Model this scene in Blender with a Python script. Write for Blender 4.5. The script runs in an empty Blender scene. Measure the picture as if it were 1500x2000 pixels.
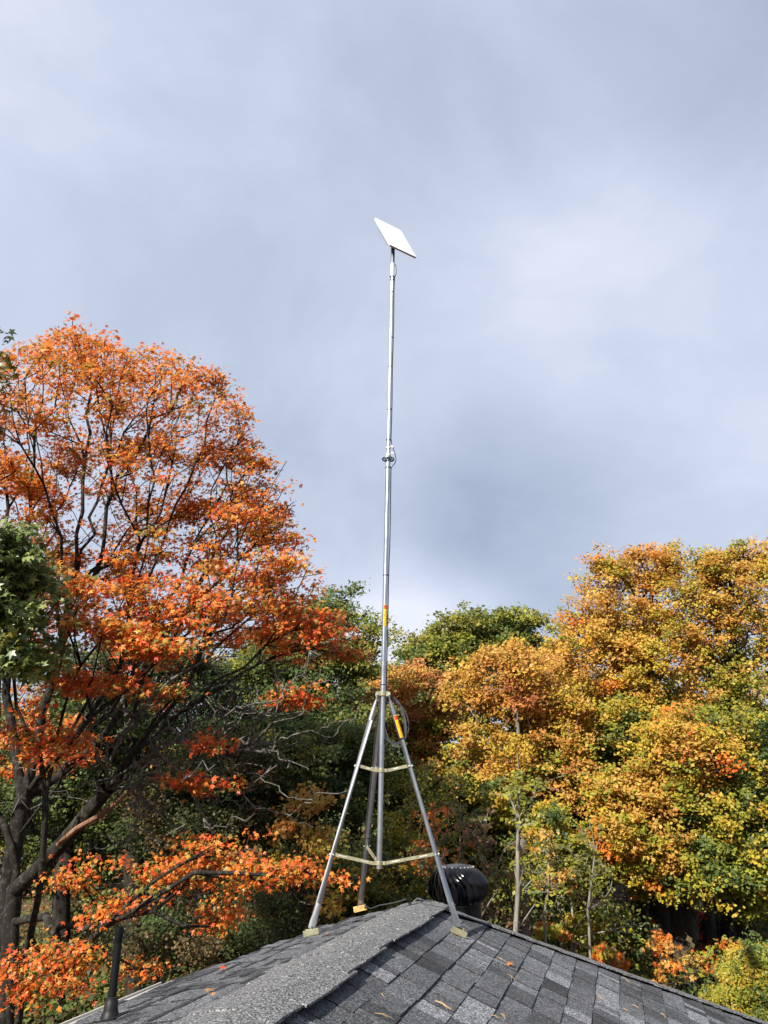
import bpy, bmesh, math, random
import numpy as np
from mathutils import Vector

S = bpy.context.scene
COL = S.collection
R = math.radians

# ---------------------------------------------------------------- camera
HC = 4.8                      # eye height above the forest floor, metres
F = 1450.0                    # focal length in pixels of the 1500 wide photograph
PITCH = math.atan(545 / F)
AZ = math.atan(460 / math.hypot(F, 545))     # the ridge runs 16.5 degrees right of the view
cam_d = bpy.data.cameras.new("camera")
cam = bpy.data.objects.new("camera", cam_d)
COL.objects.link(cam)
cam.location = (0, 0, HC)
cam.rotation_euler = (math.pi / 2 + PITCH, 0, 0)
cam_d.sensor_fit = 'HORIZONTAL'
cam_d.sensor_width = 36
cam_d.lens = 36 * F / 1500
cam_d.clip_start = 0.05
cam_d.clip_end = 2000
S.camera = cam

# ---------------------------------------------------------------- light and sky
SUN_EL, SUN_AZ = R(37), R(216)               # azimuth clockwise from straight ahead (+y)
sdir = Vector((math.sin(SUN_AZ) * math.cos(SUN_EL), math.cos(SUN_AZ) * math.cos(SUN_EL), math.sin(SUN_EL)))
sl = bpy.data.lights.new("sun", 'SUN')
sl.energy = 5.0
sl.angle = R(0.6)
sl.color = (1.0, 0.93, 0.82)
sun = bpy.data.objects.new("sun", sl)
sun.rotation_euler = sdir.to_track_quat('Z', 'Y').to_euler()
COL.objects.link(sun)

W = bpy.data.worlds.new("World")
S.world = W
W.use_nodes = True
nt = W.node_tree
nt.nodes.clear()


def node(t, typ, **kw):
    n = t.nodes.new(typ)
    for k, v in kw.items():
        if k in n.inputs:
            n.inputs[k].default_value = v
        else:
            setattr(n, k, v)
    return n


def link(t, a, b):
    t.links.new(a, b)


def ramp(t, stops, interp='LINEAR'):
    n = t.nodes.new('ShaderNodeValToRGB')
    cr = n.color_ramp
    cr.interpolation = interp
    while len(cr.elements) < len(stops):
        cr.elements.new(0.5)
    for e, (p, c) in zip(cr.elements, stops):
        e.position = p
        e.color = tuple(c) + (1,) if len(c) == 3 else c
    return n


def srgb(r, g, b):
    f = lambda v: (v / 12.92) if v <= 0.04045 else ((v + 0.055) / 1.055) ** 2.4
    return (f(r / 255), f(g / 255), f(b / 255))


def ray(px, py):
    dx, dy = (px - 750) / F, (1000 - py) / F
    c, s = math.cos(PITCH), math.sin(PITCH)
    return np.array([dx, c - dy * s, s + dy * c])


def build_sky():
    out = nt.nodes.new('ShaderNodeOutputWorld')
    sky = nt.nodes.new('ShaderNodeTexSky')
    sky.sky_type = 'NISHITA'
    sky.sun_disc = False
    sky.sun_elevation = SUN_EL
    sky.sun_rotation = SUN_AZ
    bg = node(nt, 'ShaderNodeBackground', Strength=0.08)
    link(nt, sky.outputs[0], bg.inputs['Color'])
    tc = nt.nodes.new('ShaderNodeTexCoord')
    # a flat cloud layer: stretch the pattern sideways towards the horizon
    mp = nt.nodes.new('ShaderNodeMapping')
    mp.inputs['Scale'].default_value = (1.0, 1.0, 1.35)
    mp.inputs['Location'].default_value = (0.35, 0.1, 0.2)
    link(nt, tc.outputs['Generated'], mp.inputs['Vector'])
    n1 = node(nt, 'ShaderNodeTexNoise', Scale=2.6, Detail=9.0, Roughness=0.56, Distortion=0.25)
    link(nt, mp.outputs[0], n1.inputs['Vector'])
    n2 = node(nt, 'ShaderNodeTexNoise', Scale=0.9, Detail=3.0, Roughness=0.45)
    link(nt, mp.outputs[0], n2.inputs['Vector'])
    tot = node(nt, 'ShaderNodeMath', operation='MULTIPLY')
    link(nt, n1.outputs['Fac'], tot.inputs[0])
    tot.inputs[1].default_value = 0.55
    mul2 = node(nt, 'ShaderNodeMath', operation='MULTIPLY_ADD')
    link(nt, n2.outputs['Fac'], mul2.inputs[0])
    mul2.inputs[1].default_value = 0.45
    link(nt, tot.outputs[0], mul2.inputs[2])
    last = mul2.outputs[0]
    # broad banks: thin bright cloud or thick dark cloud round a direction of the sky
    for (px, py, width, amt) in [(150, 80, 0.45, 0.17), (1350, 380, 0.42, 0.10), (1420, 720, 0.22, 0.05), (820, 1250, 0.09, 0.30),
                                 (1130, 1040, 0.16, -0.15), (930, 1020, 0.13, -0.13), (350, 620, 0.30, -0.09), (620, 420, 0.2, -0.06), (960, 1160, 0.05, 0.07),
                                 (930, 210, 0.17, -0.14), (650, 60, 0.3, 0.06), (1500, 10, 0.16, -0.10), (640, 950, 0.2, 0.04), (700, 1250, 0.12, 0.08), (1180, 560, 0.2, 0.04)]:
        d = ray(px, py)
        d = d / np.linalg.norm(d)
        sub = node(nt, 'ShaderNodeVectorMath', operation='DISTANCE')
        link(nt, tc.outputs['Generated'], sub.inputs[0])
        sub.inputs[1].default_value = tuple(d)
        mr = nt.nodes.new('ShaderNodeMapRange')
        mr.interpolation_type = 'SMOOTHSTEP'
        mr.inputs['From Min'].default_value = 0
        mr.inputs['From Max'].default_value = width * 1.7
        mr.inputs['To Min'].default_value = amt
        mr.inputs['To Max'].default_value = 0
        link(nt, sub.outputs['Value'], mr.inputs['Value'])
        ad = node(nt, 'ShaderNodeMath', operation='ADD')
        link(nt, last, ad.inputs[0])
        link(nt, mr.outputs[0], ad.inputs[1])
        last = ad.outputs[0]
    cr = ramp(nt, [(0.25, srgb(140, 150, 173)), (0.40, srgb(168, 180, 203)), (0.52, srgb(184, 195, 216)),
                   (0.64, srgb(203, 212, 231)), (0.80, srgb(230, 234, 247))])
    link(nt, last, cr.inputs[0])
    bc = node(nt, 'ShaderNodeBackground', Strength=0.56)
    link(nt, cr.outputs[0], bc.inputs['Color'])
    mx = nt.nodes.new('ShaderNodeMixShader')
    mx.inputs[0].default_value = 0.93
    link(nt, bg.outputs[0], mx.inputs[1])
    link(nt, bc.outputs[0], mx.inputs[2])
    link(nt, mx.outputs[0], out.inputs['Surface'])


build_sky()
S.view_settings.view_transform = 'Standard'
S.view_settings.look = 'None'
S.view_settings.exposure = 1.0
S.view_settings.gamma = 1.0
S.render.engine = 'CYCLES'
S.cycles.max_bounces = 8
S.cycles.diffuse_bounces = 5
S.cycles.glossy_bounces = 3
S.cycles.transmission_bounces = 6
S.cycles.transparent_max_bounces = 4
S.cycles.caustics_reflective = False
S.cycles.caustics_refractive = False


# ---------------------------------------------------------------- placing helpers
def at(px, py, y):
    """world point on the line of sight through a photograph pixel, y metres ahead"""
    q = ray(px, py)
    p = q * (y / q[1])
    return np.array([p[0], p[1], p[2] + HC])


def span(n, px, py, y):
    """metres covered by n photograph pixels there"""
    q = ray(px, py)
    t = y / q[1]
    return n * t / F      # q has unit optical depth


def proj(P):
    P = np.asarray(P, float) - np.array([0, 0, HC])
    c, s = math.cos(PITCH), math.sin(PITCH)
    d = P[:, 1] * c + P[:, 2] * s
    up = -P[:, 1] * s + P[:, 2] * c
    return 750 + F * P[:, 0] / d, 1000 - F * up / d


def ground_at(px, y, z=0.0):
    """ground point y metres ahead seen in pixel column px"""
    c, s = math.cos(PITCH), math.sin(PITCH)
    d = y * c + (z - HC) * s
    return np.array([(px - 750) * d / F, y, z])


# ---------------------------------------------------------------- object helpers
def empty(name, loc, label=None, cat=None, group=None):
    o = bpy.data.objects.new(name, None)
    o.empty_display_size = 0.2
    COL.objects.link(o)
    o.location = tuple(loc)
    tag(o, label, cat, group)
    return o


def tag(o, label=None, cat=None, group=None, kind=None):
    if label: o['label'] = label
    if cat: o['category'] = cat
    if group: o['group'] = group
    if kind: o['kind'] = kind
    return o


def origin_of(o):
    v = Vector((0, 0, 0))
    while o is not None:
        v = v + o.location
        o = o.parent
    return np.array(v)


def mesh_obj(name, verts, faces, mat, parent=None, smooth=False, origin=None):
    """verts in WORLD metres; stored relative to the parent (or to origin)"""
    verts = np.asarray(verts, float).reshape(-1, 3)
    org = origin_of(parent) if parent is not None else (np.array(origin, float) if origin is not None else np.zeros(3))
    me = bpy.data.meshes.new(name)
    me.from_pydata((verts - org).tolist(), [], [tuple(int(i) for i in f) for f in faces])
    me.update()
    if smooth:
        me.polygons.foreach_set('use_smooth', np.ones(len(me.polygons), bool))
    if mat is not None:
        me.materials.append(mat)
    o = bpy.data.objects.new(name, me)
    COL.objects.link(o)
    if parent is not None:
        o.parent = parent
    elif origin is not None:
        o.location = tuple(origin)
    return o


def quads_obj(name, verts, quads, mat, parent=None, point_col=None, face_val=None, smooth=False, origin=None):
    """fast path for big all-quad meshes"""
    verts = np.asarray(verts, np.float32)
    quads = np.asarray(quads, np.int32)
    org = origin_of(parent) if parent is not None else (np.array(origin, float) if origin is not None else np.zeros(3))
    verts = verts - org.astype(np.float32)
    me = bpy.data.meshes.new(name)
    nv, nf = len(verts), len(quads)
    me.vertices.add(nv)
    me.vertices.foreach_set('co', verts.ravel())
    me.loops.add(nf * 4)
    me.loops.foreach_set('vertex_index', quads.ravel())
    me.polygons.add(nf)
    me.polygons.foreach_set('loop_start', np.arange(nf, dtype=np.int32) * 4)
    me.polygons.foreach_set('use_smooth', np.full(nf, smooth, bool))
    me.update(calc_edges=True)
    if point_col is not None:
        a = me.attributes.new('leaf_colour', 'FLOAT_COLOR', 'POINT')
        c4 = np.ones((nv, 4), np.float32)
        c4[:, :3] = point_col
        a.data.foreach_set('color', c4.ravel())
    if face_val is not None:
        a = me.attributes.new('tone', 'FLOAT', 'FACE')
        a.data.foreach_set('value', np.asarray(face_val, np.float32))
    me.materials.append(mat)
    o = bpy.data.objects.new(name, me)
    COL.objects.link(o)
    if parent is not None:
        o.parent = parent
    elif origin is not None:
        o.location = tuple(origin)
    return o


class MB:
    """collects simple solids given in world metres"""
    def __init__(self):
        self.v, self.f = [], []

    def add(self, verts, faces):
        n = len(self.v)
        self.v += [tuple(p) for p in verts]
        self.f += [tuple(i + n for i in f) for f in faces]
        return self

    def box(self, c, ex, ey, ez):
        """box round c with half-extent vectors"""
        c, ex, ey, ez = (np.asarray(q, float) for q in (c, ex, ey, ez))
        vs = [c + sx * ex + sy * ey + sz * ez for sz in (-1, 1) for sy in (-1, 1) for sx in (-1, 1)]
        return self.add(vs, [(0, 2, 3, 1), (4, 5, 7, 6), (0, 1, 5, 4), (2, 6, 7, 3), (0, 4, 6, 2), (1, 3, 7, 5)])

    def tube(self, pts, rad, sides=12, caps=True, flat=None):
        """flat: per-point (wide factor, thin factor, wide direction)"""
        pts = [np.asarray(p, float) for p in pts]
        n = len(pts)
        rad = [rad] * n if np.isscalar(rad) else rad
        vs, fs = [], []
        prev = None
        for i, p in enumerate(pts):
            t = pts[min(i + 1, n - 1)] - pts[max(i - 1, 0)]
            t = t / (np.linalg.norm(t) + 1e-12)
            if flat is not None and flat[i][2] is not None:
                a = np.asarray(flat[i][2], float)
            elif prev is not None:
                a = prev
            else:
                a = np.array([0, 0, 1.0]) if abs(t[2]) < 0.9 else np.array([1.0, 0, 0])
            a = a - t * (a @ t)
            a = a / (np.linalg.norm(a) + 1e-12)
            prev = a
            b = np.cross(t, a)
            fa, fb = (flat[i][0], flat[i][1]) if flat is not None else (1, 1)
            for k in range(sides):
                th = 2 * math.pi * k / sides
                vs.append(p + rad[i] * (fa * math.cos(th) * a + fb * math.sin(th) * b))
        for i in range(n - 1):
            for k in range(sides):
                k2 = (k + 1) % sides
                fs.append((i * sides + k, i * sides + k2, (i + 1) * sides + k2, (i + 1) * sides + k))
        if caps:
            fs.append(tuple(range(sides))[::-1])
            fs.append(tuple(range((n - 1) * sides, n * sides)))
        return self.add(vs, fs)

    def lathe(self, c, prof, sides=32, ax=None, cap=True):
        """prof: (radius, height) pairs round the +z (or ax) axis through c"""
        c = np.asarray(c, float)
        ax = np.array([0, 0, 1.0]) if ax is None else np.asarray(ax, float) / np.linalg.norm(ax)
        e1 = np.cross(ax, [0.0, 1.0, 0.0]); e1 /= np.linalg.norm(e1)
        e2 = np.cross(ax, e1)
        vs, fs = [], []
        for r, h in prof:
            for k in range(sides):
                th = 2 * math.pi * k / sides
                vs.append(c + ax * h + r * (math.cos(th) * e1 + math.sin(th) * e2))
        for i in range(len(prof) - 1):
            for k in range(sides):
                k2 = (k + 1) % sides
                fs.append((i * sides + k, i * sides + k2, (i + 1) * sides + k2, (i + 1) * sides + k))
        if cap:
            fs.append(tuple(range(sides))[::-1])
            fs.append(tuple(range((len(prof) - 1) * sides, len(prof) * sides)))
        return self.add(vs, fs)

    def build(self, name, mat, parent=None, smooth=False, bevel=0, origin=None):
        o = mesh_obj(name, self.v, self.f, mat, parent, smooth, origin)
        bm = bmesh.new()
        bm.from_mesh(o.data)
        bmesh.ops.recalc_face_normals(bm, faces=bm.faces[:])
        bm.to_mesh(o.data)
        bm.free()
        if smooth:
            o.data.set_sharp_from_angle(angle=R(38))
        if bevel:
            b = o.modifiers.new('bevel', 'BEVEL')
            b.width = bevel
            b.segments = 2
        return o


# ---------------------------------------------------------------- materials
def new_mat(name):
    m = bpy.data.materials.new(name)
    m.use_nodes = True
    t = m.node_tree
    b = t.nodes['Principled BSDF']
    return m, t, b


def metal(name, col, rough, metallic=0.9, var=0.12, scale=30, dirt=None, bump=0.0):
    m, t, b = new_mat(name)
    tc = t.nodes.new('ShaderNodeTexCoord')
    n = node(t, 'ShaderNodeTexNoise', Scale=scale, Detail=5.0, Roughness=0.65)
    link(t, tc.outputs['Object'], n.inputs['Vector'])
    lo = tuple(c * (1 - var) for c in col)
    hi = tuple(min(1, c * (1 + var)) for c in col)
    stops = [(0.3, lo), (0.7, hi)]
    if dirt:
        stops = [(0.24, dirt), (0.36, lo), (0.7, hi)]
    cr = ramp(t, stops)
    link(t, n.outputs['Fac'], cr.inputs[0])
    link(t, cr.outputs[0], b.inputs['Base Color'])
    mr = t.nodes.new('ShaderNodeMapRange')
    mr.inputs['To Min'].default_value = rough * 0.8
    mr.inputs['To Max'].default_value = rough * 1.25
    link(t, n.outputs['Fac'], mr.inputs['Value'])
    link(t, mr.outputs[0], b.inputs['Roughness'])
    b.inputs['Metallic'].default_value = metallic
    if bump:
        bp = node(t, 'ShaderNodeBump', Strength=bump, Distance=0.002)
        link(t, n.outputs['Fac'], bp.inputs['Height'])
        link(t, bp.outputs[0], b.inputs['Normal'])
    return m


def shingle_mat(name, use_tone, base_lo, base_hi):
    """asphalt shingle: every tab has its own blend, covered in dark and pale mineral granules"""
    m, t, b = new_mat(name)
    tc = t.nodes.new('ShaderNodeTexCoord')
    g1 = node(t, 'ShaderNodeTexNoise', Scale=140.0, Detail=2.0, Roughness=0.6)
    g2 = node(t, 'ShaderNodeTexNoise', Scale=11.0, Detail=5.0, Roughness=0.65)
    g3 = node(t, 'ShaderNodeTexVoronoi', Scale=185.0)
    for g in (g1, g2, g3):
        link(t, tc.outputs['Object'], g.inputs['Vector'])
    if use_tone:
        at_ = node(t, 'ShaderNodeAttribute', attribute_name='tone')
        src = at_.outputs['Fac']
    else:
        src = g2.outputs['Fac']
    mid = node(t, 'ShaderNodeMath', operation='MULTIPLY_ADD')
    link(t, g2.outputs['Fac'], mid.inputs[0])
    mid.inputs[1].default_value = 0.22
    sub = node(t, 'ShaderNodeMath', operation='SUBTRACT')
    link(t, src, sub.inputs[0])
    sub.inputs[1].default_value = 0.11
    link(t, sub.outputs[0], mid.inputs[2])
    cr = ramp(t, [(0.0, base_lo), (1.0, base_hi)])
    link(t, mid.outputs[0], cr.inputs[0])
    sepc = t.nodes.new('ShaderNodeSeparateColor')
    link(t, g3.outputs['Color'], sepc.inputs[0])
    gsum = node(t, 'ShaderNodeMath', operation='MULTIPLY_ADD')
    link(t, sepc.outputs[0], gsum.inputs[0])
    gsum.inputs[1].default_value = 0.34
    link(t, g1.outputs['Fac'], gsum.inputs[2])
    gr = ramp(t, [(0.50, (0.24, 0.24, 0.25)), (0.64, (0.76, 0.76, 0.76)), (0.76, (1.3, 1.3, 1.3)), (0.92, (2.9, 2.9, 2.85))])
    link(t, gsum.outputs[0], gr.inputs[0])
    mulc = node(t, 'ShaderNodeMix', data_type='RGBA', blend_type='MULTIPLY')
    mulc.inputs['Factor'].default_value = 1.0
    link(t, cr.outputs[0], mulc.inputs['A'])
    link(t, gr.outputs[0], mulc.inputs['B'])
    link(t, mulc.outputs['Result'], b.inputs['Base Color'])
    b.inputs['Roughness'].default_value = 0.88
    b.inputs['Specular IOR Level'].default_value = 0.35
    add = node(t, 'ShaderNodeMath', operation='ADD')
    link(t, g1.outputs['Fac'], add.inputs[0])
    link(t, g3.outputs['Distance'], add.inputs[1])
    bp = node(t, 'ShaderNodeBump', Strength=0.5, Distance=0.0025)
    link(t, add.outputs[0], bp.inputs['Height'])
    link(t, bp.outputs[0], b.inputs['Normal'])
    return m


def leaf_mat(name, trans=0.36, rough=0.45, spec=0.35):
    m, t, b = new_mat(name)
    at_ = node(t, 'ShaderNodeAttribute', attribute_name='leaf_colour')
    tc = t.nodes.new('ShaderNodeTexCoord')
    n = node(t, 'ShaderNodeTexNoise', Scale=22.0, Detail=3.0)
    link(t, tc.outputs['Object'], n.inputs['Vector'])
    cr = ramp(t, [(0.3, (0.78, 0.74, 0.7)), (0.7, (1.2, 1.2, 1.2))])
    link(t, n.outputs['Fac'], cr.inputs[0])
    mc = node(t, 'ShaderNodeMix', data_type='RGBA', blend_type='MULTIPLY')
    mc.inputs['Factor'].default_value = 1.0
    link(t, at_.outputs['Color'], mc.inputs['A'])
    link(t, cr.outputs[0], mc.inputs['B'])
    link(t, mc.outputs['Result'], b.inputs['Base Color'])
    b.inputs['Roughness'].default_value = rough
    b.inputs['Specular IOR Level'].default_value = spec
    tr = t.nodes.new('ShaderNodeBsdfTranslucent')
    link(t, mc.outputs['Result'], tr.inputs['Color'])
    mx = t.nodes.new('ShaderNodeMixShader')
    mx.inputs[0].default_value = trans
    link(t, b.outputs[0], mx.inputs[1])
    link(t, tr.outputs[0], mx.inputs[2])
    link(t, mx.outputs[0], t.nodes['Material Output'].inputs['Surface'])
    return m


def bark_mat(name, dark, light, lichen=None, scale=9.0):
    m, t, b = new_mat(name)
    tc = t.nodes.new('ShaderNodeTexCoord')
    mp = t.nodes.new('ShaderNodeMapping')
    mp.inputs['Scale'].default_value = (1, 1, 0.25)
    link(t, tc.outputs['Object'], mp.inputs['Vector'])
    n = node(t, 'ShaderNodeTexNoise', Scale=scale, Detail=7.0, Roughness=0.7)
    link(t, mp.outputs[0], n.inputs['Vector'])
    cr = ramp(t, [(0.34, dark), (0.66, light)])
    link(t, n.outputs['Fac'], cr.inputs[0])
    last = cr.outputs[0]
    if lichen:
        n2 = node(t, 'ShaderNodeTexNoise', Scale=13.0, Detail=5.0, Roughness=0.7)
        link(t, tc.outputs['Object'], n2.inputs['Vector'])
        c2 = ramp(t, [(0.52, (0, 0, 0)), (0.60, (1, 1, 1))])
        link(t, n2.outputs['Fac'], c2.inputs[0])
        mx = node(t, 'ShaderNodeMix', data_type='RGBA')
        link(t, c2.outputs[0], mx.inputs['Factor'])
        link(t, last, mx.inputs['A'])
        mx.inputs['B'].default_value = tuple(lichen) + (1,)
        last = mx.outputs['Result']
    link(t, last, b.inputs['Base Color'])
    b.inputs['Roughness'].default_value = 0.9
    b.inputs['Specular IOR Level'].default_value = 0.2
    bp = node(t, 'ShaderNodeBump', Strength=0.8, Distance=0.02)
    link(t, n.outputs['Fac'], bp.inputs['Height'])
    link(t, bp.outputs[0], b.inputs['Normal'])
    return m


def plain(name, col, rough=0.5, spec=0.5, var=0.1, scale=20, coat=0.0):
    m, t, b = new_mat(name)
    tc = t.nodes.new('ShaderNodeTexCoord')
    n = node(t, 'ShaderNodeTexNoise', Scale=scale, Detail=4.0)
    link(t, tc.outputs['Object'], n.inputs['Vector'])
    cr = ramp(t, [(0.3, tuple(c * (1 - var) for c in col)), (0.7, tuple(c * (1 + var) for c in col))])
    link(t, n.outputs['Fac'], cr.inputs[0])
    link(t, cr.outputs[0], b.inputs['Base Color'])
    b.inputs['Roughness'].default_value = rough
    b.inputs['Specular IOR Level'].default_value = spec
    b.inputs['Coat Weight'].default_value = coat
    return m


M = dict(
    galv=metal('galvanised_steel', (0.40, 0.43, 0.46), 0.33, 0.9, 0.18, 11),
    galv_worn=metal('worn_galvanised_steel', (0.52, 0.54, 0.57), 0.38, 0.85, 0.16, 9),  # paler copy of the steel, for the upper pole and left leg
    zinc=metal('yellow_zinc', (0.38, 0.36, 0.235), 0.36, 0.55, 0.2, 40, dirt=(0.36, 0.24, 0.08)),
    rust=metal('rusty_zinc', (0.55, 0.36, 0.14), 0.6, 0.3, 0.3, 60, dirt=(0.25, 0.10, 0.03)),
    bright=metal('bright_zinc', (0.82, 0.80, 0.70), 0.3, 0.7, 0.08, 40),
    black=plain('black_paint', (0.004, 0.004, 0.005), 0.38, 0.22, 0.25, 14),
    black_vane=plain('black_vane_paint', (0.004, 0.004, 0.005), 0.22, 0.36, 0.3, 18),
    cap=plain('black_cap_paint', (0.03, 0.032, 0.04), 0.34, 0.5, 0.2, 16),
    pipe=plain('black_plastic', (0.005, 0.005, 0.006), 0.45, 0.25, 0.2, 25),
    rubber=plain('black_rubber', (0.007, 0.007, 0.007), 0.5, 0.4, 0.2, 25),
    cable=plain('grey_black_cable', (0.055, 0.06, 0.065), 0.32, 0.6, 0.2, 25),
    tie=plain('black_nylon', (0.012, 0.012, 0.012), 0.45, 0.4, 0.2, 40),
    white=plain('white_plastic', (0.72, 0.73, 0.76), 0.38, 0.45, 0.03, 8),
    shell=plain('white_shell', (0.66, 0.67, 0.70), 0.42, 0.45, 0.05, 8),
    dark_rim=plain('dark_gasket', (0.05, 0.045, 0.05), 0.5, 0.4, 0.1, 8),
    stem=metal('dark_steel_stem', (0.12, 0.14, 0.16), 0.35, 0.6, 0.2, 20),
    sleeve=metal('pale_steel_sleeve', (0.80, 0.79, 0.76), 0.34, 0.6, 0.06, 20),
    orange=plain('orange_label_vinyl', (0.80, 0.40, 0.014), 0.4, 0.4, 0.05, 30),
    red=plain('red_label_ink', (0.70, 0.06, 0.012), 0.45, 0.3, 0.1, 30),
    ink=plain('dark_label_ink', (0.16, 0.035, 0.01), 0.5, 0.3, 0.1, 30),
    drip=plain('white_metal_trim', (0.42, 0.40, 0.37), 0.45, 0.4, 0.12, 6),
    siding=plain('grey_siding', (0.40, 0.40, 0.38), 0.7, 0.3, 0.08, 3),
    needle=plain('dry_needle', (0.40, 0.27, 0.13), 0.7, 0.2, 0.25, 10),
    face_r=shingle_mat('charcoal_shingle', True, (0.014, 0.015, 0.018), (0.178, 0.185, 0.202)),
    cap_sh=shingle_mat('charcoal_cap_shingle', False, (0.102, 0.1035, 0.107), (0.132, 0.134, 0.138)),  # colour set paler than the slopes, as if the cap were lit brighter
    leaf=leaf_mat('autumn_leaf', 0.46),
    leaf_far=leaf_mat('autumn_leaf_far', 0.42, 0.5, 0.25),
    oak_leaf=leaf_mat('oak_leaf', 0.26, 0.38, 0.45),
    bark=bark_mat('grey_bark', (0.006, 0.005, 0.0045), (0.028, 0.024, 0.020), (0.045, 0.047, 0.037)),  # colour darkened to stand in for shade over the maple trunk
    bark_dark=bark_mat('dark_bark', (0.009, 0.007, 0.006), (0.042, 0.036, 0.030)),
    bark_grey=bark_mat('grey_deadwood', (0.03, 0.027, 0.024), (0.12, 0.112, 0.10), (0.16, 0.165, 0.14)),
    bark_mid=bark_mat('mossy_bark', (0.016, 0.013, 0.010), (0.085, 0.070, 0.055), (0.10, 0.105, 0.07)),
    bark_pale=bark_mat('pale_bark', (0.085, 0.075, 0.058), (0.25, 0.235, 0.20)),
    deadwood=bark_mat('peeling_deadwood', (0.10, 0.045, 0.025), (0.26, 0.15, 0.10)),
)


# ---------------------------------------------------------------- ground
def build_ground():
    m, t, b = new_mat('leaf_litter_floor')
    tc = t.nodes.new('ShaderNodeTexCoord')
    n1 = node(t, 'ShaderNodeTexNoise', Scale=7.0, Detail=8.0, Roughness=0.75)
    n2 = node(t, 'ShaderNodeTexNoise', Scale=0.35, Detail=3.0)
    for n in (n1, n2):
        link(t, tc.outputs['Object'], n.inputs['Vector'])
    c1 = ramp(t, [(0.32, (0.020, 0.012, 0.007)), (0.5, (0.085, 0.045, 0.022)), (0.62, (0.16, 0.085, 0.04)), (0.75, (0.26, 0.17, 0.08))])
    link(t, n1.outputs['Fac'], c1.inputs[0])
    c2 = ramp(t, [(0.45, (0.05, 0.06, 0.02)), (0.62, (0.10, 0.055, 0.03))])
    link(t, n2.outputs['Fac'], c2.inputs[0])
    mx = node(t, 'ShaderNodeMix', data_type='RGBA')
    mx.inputs['Factor'].default_value = 0.35
    link(t, c1.outputs[0], mx.inputs['A'])
    link(t, c2.outputs[0], mx.inputs['B'])
    link(t, mx.outputs['Result'], b.inputs['Base Color'])
    b.inputs['Roughness'].default_value = 0.95
    bp = node(t, 'ShaderNodeBump', Strength=1.0, Distance=0.08)
    link(t, n1.outputs['Fac'], bp.inputs['Height'])
    link(t, bp.outputs[0], b.inputs['Normal'])
    # one sheet, gently rolling, reaching the horizon
    xs = np.concatenate([[-900, -300, -120], np.linspace(-60, 60, 49), [120, 300, 900]])
    ys = np.concatenate([[-900, -200, -60], np.linspace(-20, 70, 37), [120, 300, 900]])
    X, Y = np.meshgrid(xs, ys)
    near = np.exp(-(X ** 2 + (Y - 20) ** 2) / 60 ** 2)
    Z = 0.16 * np.sin(X * 0.31 + 1) * np.cos(Y * 0.27) * near
    Z = np.where((np.abs(X) < 8) & (Y < 9), 0, Z)
    v = np.stack([X, Y, Z], -1).reshape(-1, 3)
    w = len(xs)
    q = [(j * w + i, j * w + i + 1, (j + 1) * w + i + 1, (j + 1) * w + i) for j in range(len(ys) - 1) for i in range(w - 1)]
    o = quads_obj('ground', v, q, m, smooth=True)
    tag(o, kind='structure')


build_ground()

# ---------------------------------------------------------------- the house roof
SR, SL = 0.417, 0.22                       # pitches of the right and left slopes
UV = np.array([math.sin(AZ), math.cos(AZ)])
VV = np.array([math.cos(AZ), -math.sin(AZ)])
APX = np.array([0.29, 5.51])               # far end of the ridge
RZ = HC - 0.673 - 0.022
HIPK = 0.72                                # plan slope of the far right hip


def rp(a, b, z=0.0):
    """roof point: a metres along the ridge from its far end, b to the right, z above the ridge line"""
    p = APX + a * UV + b * VV
    return np.array([p[0], p[1], RZ + z])


def zplane(a, b):
    return -SR * b if b > 0 else SL * b


def roof_hit(px, py, right=True):
    q = ray(px, py)
    q2 = np.array([q[0], q[1]])
    k = SR if right else -SL
    # HC + t qz = RZ - k*(t q.v - APX.v)
    t = (RZ - HC + k * (APX @ VV)) / (q[2] + k * (q2 @ VV))
    P = q * t
    a = (P[:2] - APX) @ UV
    b = (P[:2] - APX) @ VV
    return a, b


LEFT_EDGE = [(0.10, -0.02), (0.12, -0.30), (0.06, -0.52), (-0.22, -0.70), (-0.73, -0.89), (-1.43, -0.985)]
EAVE_B = -0.985


def left_limit(b):
    """how far the left slope runs along the ridge at this b"""
    bs = [-p[1] for p in LEFT_EDGE]
    as_ = [p[0] for p in LEFT_EDGE]
    return float(np.interp(-b, bs, as_))


house = empty('house', rp(-4, 0.6) * np.array([1, 1, 0]), 'house seen from its own grey shingled hip roof, with a white eave at the left', 'house')


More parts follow.
